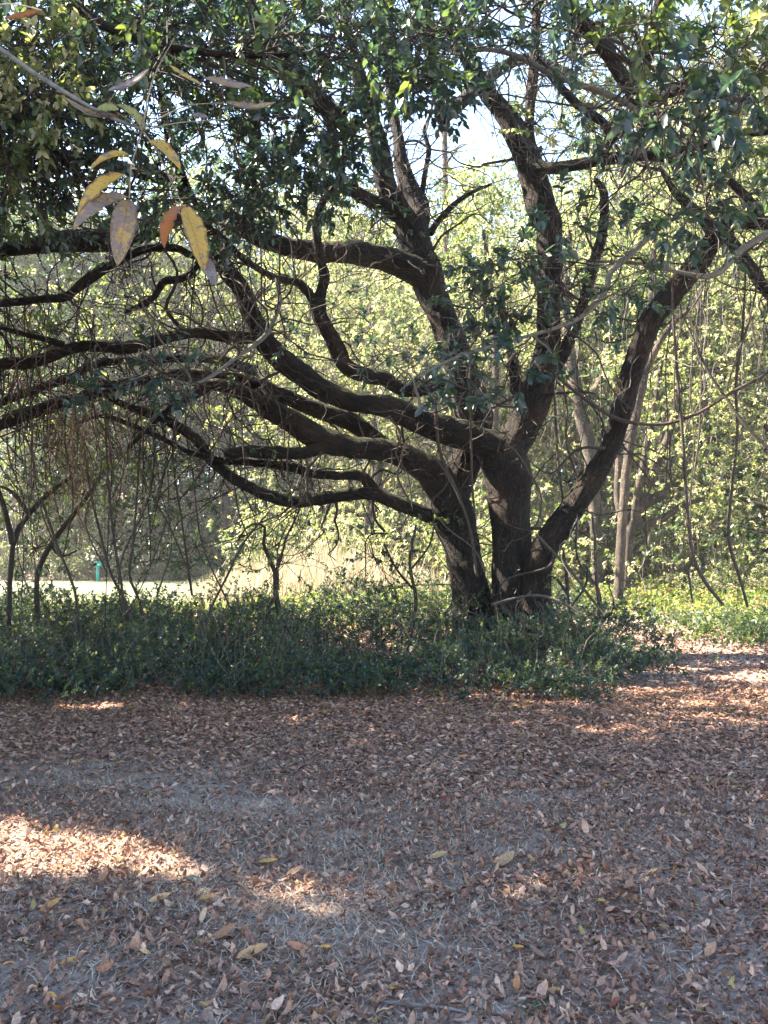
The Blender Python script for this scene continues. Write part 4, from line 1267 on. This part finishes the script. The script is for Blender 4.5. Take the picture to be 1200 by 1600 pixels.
vine([(165, 640, 2), (168, 740, 2.6), (178, 840, 3), (186, 890, 3), (192, 930, 3.2), (198, 985, 3.2)], 13.8, 14, 'stout vine standing nearly straight in the left of the thicket', leafy=12)
vine([(222, 640, 2), (216, 740, 2.2), (209, 840, 2.6), (202, 897, 2.8), (216, 935, 3), (230, 985, 3)], 14, 14.2, 'vine with a knee above the thicket on the left', leafy=14)
vine([(65, 780, 3), (85, 840, 3), (105, 890, 3), (118, 930, 3), (121, 985, 3)], 14, 14.2, 'vine arching down right at the far left of the thicket')
vine([(420, 800, 2), (380, 850, 2.2), (355, 900, 2.4), (330, 950, 2.6), (318, 985, 2.4)], 15, 14.6, 'thin stem slanting down left through the light grass')
VL = 'thin bare brown vine hanging straight down from the left boughs of the oak'
VG = 'vines hanging from the left boughs'
vine_x = np.concatenate([rng.uniform(-10, 170, 17), rng.uniform(170, 430, 9), rng.uniform(430, 690, 5)])
for k, x0 in enumerate(vine_x):
    y0 = rng.uniform(360, 600) if x0 < 430 else rng.uniform(600, 720)
    y1 = rng.uniform(700, 990) if k % 3 else rng.uniform(880, 1000)
    m = 6
    xs = x0 + np.cumsum(rng.normal(0, 17, m)) + rng.normal(0, 26) * np.sin(np.linspace(0, 3.1, m))
    ys = np.linspace(y0, max(y1, y0 + 150), m)
    d0 = rng.uniform(12.3, 14.8)
    vine([(a, b, rng.uniform(1., 2.1)) for a, b in zip(xs, ys)], d0, d0 + rng.uniform(-.3, .5), VL, VG)
VL2 = 'thin bare vine hanging down behind the right boughs of the oak'
for k in range(16):
    x0 = rng.uniform(860, 1210)
    y0 = rng.uniform(240, 480)
    ys = np.linspace(y0, y0 + rng.uniform(150, 480), 6)
    xs = x0 + np.cumsum(rng.normal(0, 9, 6))
    d0 = rng.uniform(13.5, 19)
    vine([(a, b, rng.uniform(.8, 1.7)) for a, b in zip(xs, ys)], d0, d0, VL2, 'vines hanging behind the right boughs')


def curtain(px, py, w, h, n, d, label, col=(.2, .11, .065)):
    b = Bag()
    p0 = np.array([at(px + rng.normal(0, w * .7), py + rng.normal(0, 26), d + rng.uniform(-.3, .3)) for _ in range(n)])
    p1 = p0 + np.column_stack([rng.normal(0, .1, n), rng.normal(0, .1, n), -rng.uniform(.15, 1, n) * h * d / F])
    V, Q, g = tubes(wiggle(p0, p1, 10, .05), np.full((n, 10), 1.) * rng.uniform(.002, .006, (n, 1)), 3)
    b.add(V, Q, np.array(col) * rng.uniform(.6, 1.4, (n, 1)).repeat(30, 0), g)
    c = at(px, py, d)
    tag(b.build('strand_curtain', M_TWIG, None, c), label, 'hanging strands', kind='stuff')


curtain(110, 640, 55, 210, 120, 13.4, 'reddish brown curtain of dry strands hanging low on the left', (.125, .07, .045))
curtain(40, 500, 40, 130, 34, 13, 'short dark curtain of strands below the left bough')
curtain(518, 376, 26, 45, 34, 14.5, 'rust-coloured fringe of strands draped over the broad left limb', (.09, .05, .035))
curtain(830, 95, 22, 60, 26, 14.2, 'rusty bunch of strands caught beside the middle stem top', (.09, .055, .038))

# saplings at the left foot
def sapling(rows, d, label, leafy=20):
    b = at(rows[0][0][0], rows[0][0][1], d)
    loc = [b[0], d, 0.]
    t = empty('sapling', loc, label, 'sapling')
    al = []
    for i, r_ in enumerate(rows):
        V, Q, g = limb(r_, d, d + rng.uniform(-.2, .2), 7, .1, keep=False)
        make('stem' if i == 0 else 'branch', V, Q, M_TWIG, t, (.026, .02, .016), g, True, loc)
        al.append(np.array([at(x, y, d) for x, y, _ in r_]))
    c = np.vstack(al)
    lf = Bag()
    pc = c[rng.integers(0, len(c), leafy)] + rng.normal(0, .16, (leafy, 3))
    clusters(pc, rng.normal(size=(leafy, 3)), rng.uniform(.1, .25, leafy), 8, .07, .55, MID, lf, None, cull=False)
    lf.build('leaves', M_COVER, t, loc, smooth=False)


sapling([[(438, 1005, 4), (436, 960, 4.5), (431, 925, 4.5), (430, 893, 4)], [(430, 895, 3.5), (420, 872, 3), (412, 850, 3), (414, 825, 2.5), (400, 818, 2), (385, 825, 1.5), (372, 845, 1.2)], [(431, 893, 3), (440, 868, 2.5), (447, 840, 2), (460, 815, 1.6), (470, 790, 1.4)], [(433, 930, 3), (420, 950, 3), (412, 985, 2.5)]],
        15.2, 'forked bare sapling standing before the sunlit dry grass', 10)
sapling([[(12, 1000, 4.5), (16, 900, 4), (24, 838, 4), (50, 797, 4), (78, 770, 3.5), (110, 745, 3)], [(20, 850, 5), (8, 800, 4), (-10, 740, 3)], [(45, 802, 4), (20, 770, 3), (0, 760, 2)]], 14, 'crooked dark sapling bending right at the left edge', 20)
sapling([[(60, 985, 4), (58, 900, 4), (80, 850, 4), (110, 810, 4), (140, 770, 3), (165, 730, 2)], [(80, 850, 3), (95, 870, 2), (120, 860, 1.5)]], 14.6, 'slim sapling leaning right behind the crooked dark one', 16)
sapling([[(905, 1000, 3), (890, 960, 3), (885, 900, 3), (880, 860, 2)], [(888, 930, 2.5), (870, 905, 2.2), (858, 900, 1.5)], [(890, 950, 2), (915, 915, 2), (918, 880, 1.5)]], 14, 'twiggy sapling right of the trunk foot', 10)
sapling([[(640, 1000, 3), (650, 940, 3), (640, 880, 2.5), (650, 820, 2)], [(645, 920, 2), (620, 890, 2), (600, 850, 1.5)], [(642, 890, 2), (672, 850, 1.6), (680, 800, 1.2)]], 14.4, 'leafy dark sapling left of the trunk foot', 26)

# ------------------------------------------------------------------ green marker post and bench
M_GREEN = plain('green_paint', (.015, .26, .2), .45, .12, 20)
M_WOOD = plain('grey_wood', (.2, .17, .14), .8, .3, 14)


def box(bag, lo, hi, rot=None, org=None, bev=.0):
    lo, hi = np.array(lo, float), np.array(hi, float)
    v = np.array([[lo[0], lo[1], lo[2]], [hi[0], lo[1], lo[2]], [hi[0], hi[1], lo[2]], [lo[0], hi[1], lo[2]], [lo[0], lo[1], hi[2]], [hi[0], lo[1], hi[2]], [hi[0], hi[1], hi[2]], [lo[0], hi[1], hi[2]]])
    if rot is not None:
        c, s = math.cos(rot), math.sin(rot)
        o = np.array(org)
        v = v - o
        v = np.column_stack([v[:, 0], c * v[:, 1] - s * v[:, 2], s * v[:, 1] + c * v[:, 2]]) + o
    bag.add(v, np.array([[0, 3, 2, 1], [4, 5, 6, 7], [0, 1, 5, 4], [1, 2, 6, 5], [2, 3, 7, 6], [3, 0, 4, 7]]))


def bevel(o, w):
    m = o.modifiers.new('bevel', 'BEVEL')
    m.width = w
    m.segments = 2


g0 = gnd(154, 911)
px_, py_ = g0[0], 56.5
px_ = (154 - 600) / F * 56.5
post = empty('marker_post', (px_, py_, 0), 'bright green marker post with slanted top at the far edge of the mown field', 'marker post')
b = Bag(); box(b, (-.1, -.07, 0), (.1, .07, 1.12)); o = b.build('post', M_GREEN, post, smooth=False); bevel(o, .012)
b = Bag(); box(b, (-.26, -.2, 1.1), (.26, .22, 1.2), math.radians(38), (0, 0, 1.15)); o = b.build('top_panel', M_GREEN, post, smooth=False); bevel(o, .012)
b = Bag(); box(b, (-.13, -.14, .92), (.13, -.075, 1.04)); o = b.build('bracket', M_GREEN, post, smooth=False); bevel(o, .01)

bx = (494 - 600) / F * 27
bench = empty('bench', (bx, 27, 0), 'weathered low bench half hidden by plants before the dry grass', 'bench')
for k in range(2):
    b = Bag(); box(b, (-.62, -.17 + .18 * k, .52), (.62, -.01 + .18 * k, .565)); o = b.build('seat_plank', M_WOOD, bench, smooth=False); bevel(o, .006)
for s_ in (-.42, .42):
    b = Bag(); box(b, (s_ - .05, -.15, 0), (s_ + .05, .15, .517)); o = b.build('leg', M_WOOD, bench, smooth=False); bevel(o, .006)


# ------------------------------------------------------------------ the near twig with autumn leaves
def mul_(n, sock, k):
    m = nd(n, 'ShaderNodeMath', operation='MULTIPLY')
    n.links.new(sock, m.inputs[0])
    m.inputs[1].default_value = k
    return m.outputs[0]


def autumn_mat(name, th):
    m, n, b, out = new_mat(name)
    at_ = nd(n, 'ShaderNodeAttribute', attribute_name='tint')
    geo = nd(n, 'ShaderNodeNewGeometry')
    f = noise_tex(n, geo.outputs['Position'], 42, 6, .72)
    sp_ = noise_tex(n, geo.outputs['Position'], 160, 3)
    info = nd(n, 'ShaderNodeObjectInfo')
    gr = nd(n, 'ShaderNodeAttribute', attribute_name='grain')
    sx = nd(n, 'ShaderNodeSeparateXYZ')
    n.links.new(gr.outputs['Vector'], sx.inputs[0])
    ab = nd(n, 'ShaderNodeMath', operation='ABSOLUTE')
    n.links.new(sx.outputs[1], ab.inputs[0])
    ma = nd(n, 'ShaderNodeMath', operation='MULTIPLY_ADD')
    n.links.new(ab.outputs[0], ma.inputs[0])
    ma.inputs[1].default_value = -1.6
    m2 = nd(n, 'ShaderNodeMath', operation='MULTIPLY')
    n.links.new(sx.outputs[0], m2.inputs[0])
    m2.inputs[1].default_value = 11
    n.links.new(m2.outputs[0], ma.inputs[2])
    fr = nd(n, 'ShaderNodeMath', operation='FRACT')
    n.links.new(ma.outputs[0], fr.inputs[0])
    side = ramp(n, fr.outputs[0], [(.0, (1, 1, 1)), (.12, (0, 0, 0)), (.9, (0, 0, 0)), (1., (1, 1, 1))])
    mid_ = ramp(n, ab.outputs[0], [(.03, (1, 1, 1)), (.1, (0, 0, 0))])
    vein = mixc(n, 1., side, mid_, 'LIGHTEN')
    grey = ramp(n, f, [(th, (0, 0, 0)), (th + .05, (1, 1, 1))])
    col = mixc(n, grey, at_.outputs['Color'], mixc(n, .8, at_.outputs['Color'], (.13, .105, .115)))
    col = mixc(n, ramp(n, sp_, [(.62, (0, 0, 0)), (.68, (.8, .8, .8))]), col, (.035, .02, .012))
    eg = nd(n, 'ShaderNodeMath', operation='ADD')
    n.links.new(ab.outputs[0], eg.inputs[0])
    n.links.new(noise_tex(n, geo.outputs['Position'], 70, 3), eg.inputs[1])
    col = mixc(n, ramp(n, mul_(n, eg.outputs[0], .6), [(.78, (0, 0, 0)), (.88, (.85, .85, .85))]), col, (.1, .05, .022))
    vm = nd(n, 'ShaderNodeMath', operation='MULTIPLY')
    n.links.new(vein, vm.inputs[0])
    vm.inputs[1].default_value = .45
    col = mixc(n, vm.outputs[0], col, mixc(n, 1., col, (.5, .42, .35), 'MULTIPLY'))
    n.links.new(col, b.inputs['Base Color'])
    b.inputs['Roughness'].default_value = .55
    b.inputs['Specular IOR Level'].default_value = .4
    bp = nd(n, 'ShaderNodeBump')
    bp.inputs['Distance'].default_value = .002
    n.links.new(f, bp.inputs['Height'])
    n.links.new(bp.outputs[0], b.inputs['Normal'])
    tr = nd(n, 'ShaderNodeBsdfTranslucent')
    n.links.new(col, tr.inputs['Color'])
    mx = nd(n, 'ShaderNodeMixShader')
    mx.inputs[0].default_value = .42
    n.links.new(b.outputs[0], mx.inputs[1])
    n.links.new(tr.outputs[0], mx.inputs[2])
    n.links.new(mx.outputs[0], out.inputs['Surface'])
    return m


M_AUT = autumn_mat('autumn_leaf', .56)
M_AUTG = autumn_mat('withered_leaf', .44)
ND = 2.0
tw0 = at(225, 205, ND)
twig = empty('autumn_twig', tw0, 'bare grey twig close to the viewer with drooping yellow autumn leaves', 'twig')


def near_tube(name, rows, tint, d=ND):
    P = spline(np.array([[*at(x, y, d + dz), r * d / F] for x, y, r, dz in rows]), .012)
    V, Q, g = tubes(P[None, :, :3], P[None, :, 3], 10)
    return make(name, V, Q, M_TWIG, twig, tint, g, True, tw0)


near_tube('stem', [(-160, -20, 5, -.1), (-60, 38, 4.2, -.05), (0, 76, 3.8, -.02), (50, 112, 3.7, 0), (108, 148, 3.4, 0), (150, 172, 2.8, 0), (190, 190, 2.6, 0), (226, 203, 2.4, 0)], (.085, .085, .08))
for rows in [[(222, 203, 1.4, 0), (214, 230, 1.2, 0), (205, 262, 1.2, -.01), (202, 310, 1, -.02)], [(224, 206, 1.4, 0), (245, 236, 1.2, .01), (268, 285, 1, .01), (287, 324, 1, .01)],
             [(223, 200, 1.4, 0), (232, 150, 1.2, .02), (245, 110, 1.2, .03), (272, 60, .9, .04)], [(225, 200, 1.4, 0), (262, 178, 1.2, .02), (300, 164, 1, .03), (353, 161, .9, .03)],
             [(225, 203, 1.3, 0), (280, 192, 1, -.02), (346, 187, .8, -.03)], [(262, 84, .8, .04), (300, 105, .9, .05), (322, 122, .8, .05)], [(183, 176, 1, 0), (205, 190, 1, 0), (224, 205, 1.2, 0)], [(170, 160, .8, .03), (178, 148, .8, .03), (185, 138, .8, .03)]]:
    near_tube('leaf_stalk', rows, (.13, .105, .075))
YEL, OCH, GRY, OLV, RUS, PUR = (.34, .225, .045), (.27, .18, .06), (.2, .165, .15), (.2, .2, .06), (.24, .08, .015), (.27, .18, .06)
NL = [  # base, tip, width px, colour, curl, normal tilt, dz tip, label
    ((223, 207), (183, 164), 28, OLV, -.5, (.5, -.6, .7), -.03, 'olive leaf bending over the stem'), ((184, 182), (100, 156), 26, OCH, .7, (-.1, -.6, .8), -.02, 'long ochre leaf lying along the stem'), ((186, 172), (152, 172), 24, OLV, .2, (0, -.8, .5), -.01, None),
    ((204, 243), (141, 265), 22, YEL, -.5, (-.1, -.7, .7), -.02, None), ((196, 273), (124, 338), 36, YEL, -.35, (-.5, -.9, .3), -.01, 'broad yellow leaf with grey mottling'), ((201, 308), (119, 356), 40, PUR, -.3, (-.4, -.9, .35), -.05, 'grey-violet mottled leaf'),
    ((201, 312), (184, 410), 38, PUR, -.35, (.3, -1, .1), -.03, 'grey-violet leaf hanging straight down with torn tip'), ((230, 222), (281, 263), 24, YEL, -.5, (.3, -.8, .6), -.02, None), ((286, 322), (258, 384), 34, RUS, -.3, (-.6, -.8, .1), .0, 'rust and yellow leaf'),
    ((288, 323), (318, 420), 34, YEL, -.25, (.4, -.9, .2), -.02, 'long yellow and green hanging leaf'), ((312, 392), (336, 446), 24, GRY, .3, (.5, -.8, .1), -.03, 'grey withered leaf tip below the yellow and green one'), ((168, 142), (234, 110), 22, GRY, .6, (-.2, -.9, .7), -.01, 'withered grey curled leaf above the stem'),
    ((353, 160), (431, 163), 22, PUR, .6, (0, -.8, .7), -.02, 'violet-grey withered leaf on the right stalk'), ((264, 102), (316, 133), 12, YEL, .3, (.3, -.6, .4), -.01, None), ((320, 122), (390, 137), 24, PUR, .4, (.1, -.8, .6), -.02, None),
    ((300, 181), (324, 184), 16, GRY, .2, (0, -.7, .7), 0, None), ((66, 16), (8, 30), 20, RUS, .4, (0, -.8, .6), -.02, 'orange-brown leaf at the upper left corner')]
for (b0, t0, w, col, curl, nrm, dz, lab) in NL:
    p0, p1 = at(*b0, ND + .0), at(*t0, ND + dz)
    curl *= 1.7
    D = norm((p1 - p0)[None])
    L = np.linalg.norm(p1 - p0)
    nv = np.array([nrm])
    Nn = norm(nv - D * np.sum(nv * D))
    D = norm(D * math.cos(curl / 2) - Nn * math.sin(curl / 2))        # so that chord ends at the tip
    Nn = norm(nv - D * np.sum(nv * D))
    V, Q = fine_leaves(p0[None], D, Nn, np.array([L * 1.06]), np.array([w * .6 * ND / F]), np.array([curl]), np.array([.55]), 14, np.array([.09]))
    gvec = np.stack([np.linspace(0, 1, 14)[:, None].repeat(3, 1), np.array([[-1., 0, 1]]).repeat(14, 0), np.full((14, 3), 0.)], -1).reshape(-1, 3)
    o = make('leaf', V, Q, M_AUTG if col in (PUR, GRY) else M_AUT, twig, col, gvec, True, tw0)
    if lab:
        o['label'] = lab
c0 = at(-160, -20, ND - .1)
bow = spline(np.array([[*c0, .0085], [*(c0 + np.array([-.55, .35, .42])), .011], [-2.6, 3.0, 4.1, .018], [-4.6, 4.1, 5.3, .028], [-6.9, 5.0, 6.0, .045]]), .05)
V, Q, g = tubes(bow[None, :, :3], bow[None, :, 3], 10)
make('bough', V, Q, M_TWIG, twig, (.085, .085, .08), g, True, tw0)
near_tube('leaf_stalk', [(-120, 5, 3, -.05), (-60, 14, 1.8, 0), (-20, 10, 1.4, 0), (20, 6, 1.2, 0), (66, 16, 1, 0)], (.3, .26, .2))

# ------------------------------------------------------------------ the soft air of the wood
hb = Bag()
box(hb, (-330, -130, -1.2), (330, 440, 42))
hm = bpy.data.materials.new('woodland_air')
hm.use_nodes = True
hm.node_tree.nodes.clear()
ho = hm.node_tree.nodes.new('ShaderNodeOutputMaterial')
hv = hm.node_tree.nodes.new('ShaderNodeVolumePrincipled')
hv.inputs['Color'].default_value = (.95, .95, .92, 1)
hv.inputs['Density'].default_value = HAZE
hv.inputs['Anisotropy'].default_value = .3
hm.node_tree.links.new(hv.outputs[0], ho.inputs['Volume'])
tag(hb.build('haze', hm, smooth=False), 'thin pale haze lying in the sunlit wood', 'haze', kind='stuff')
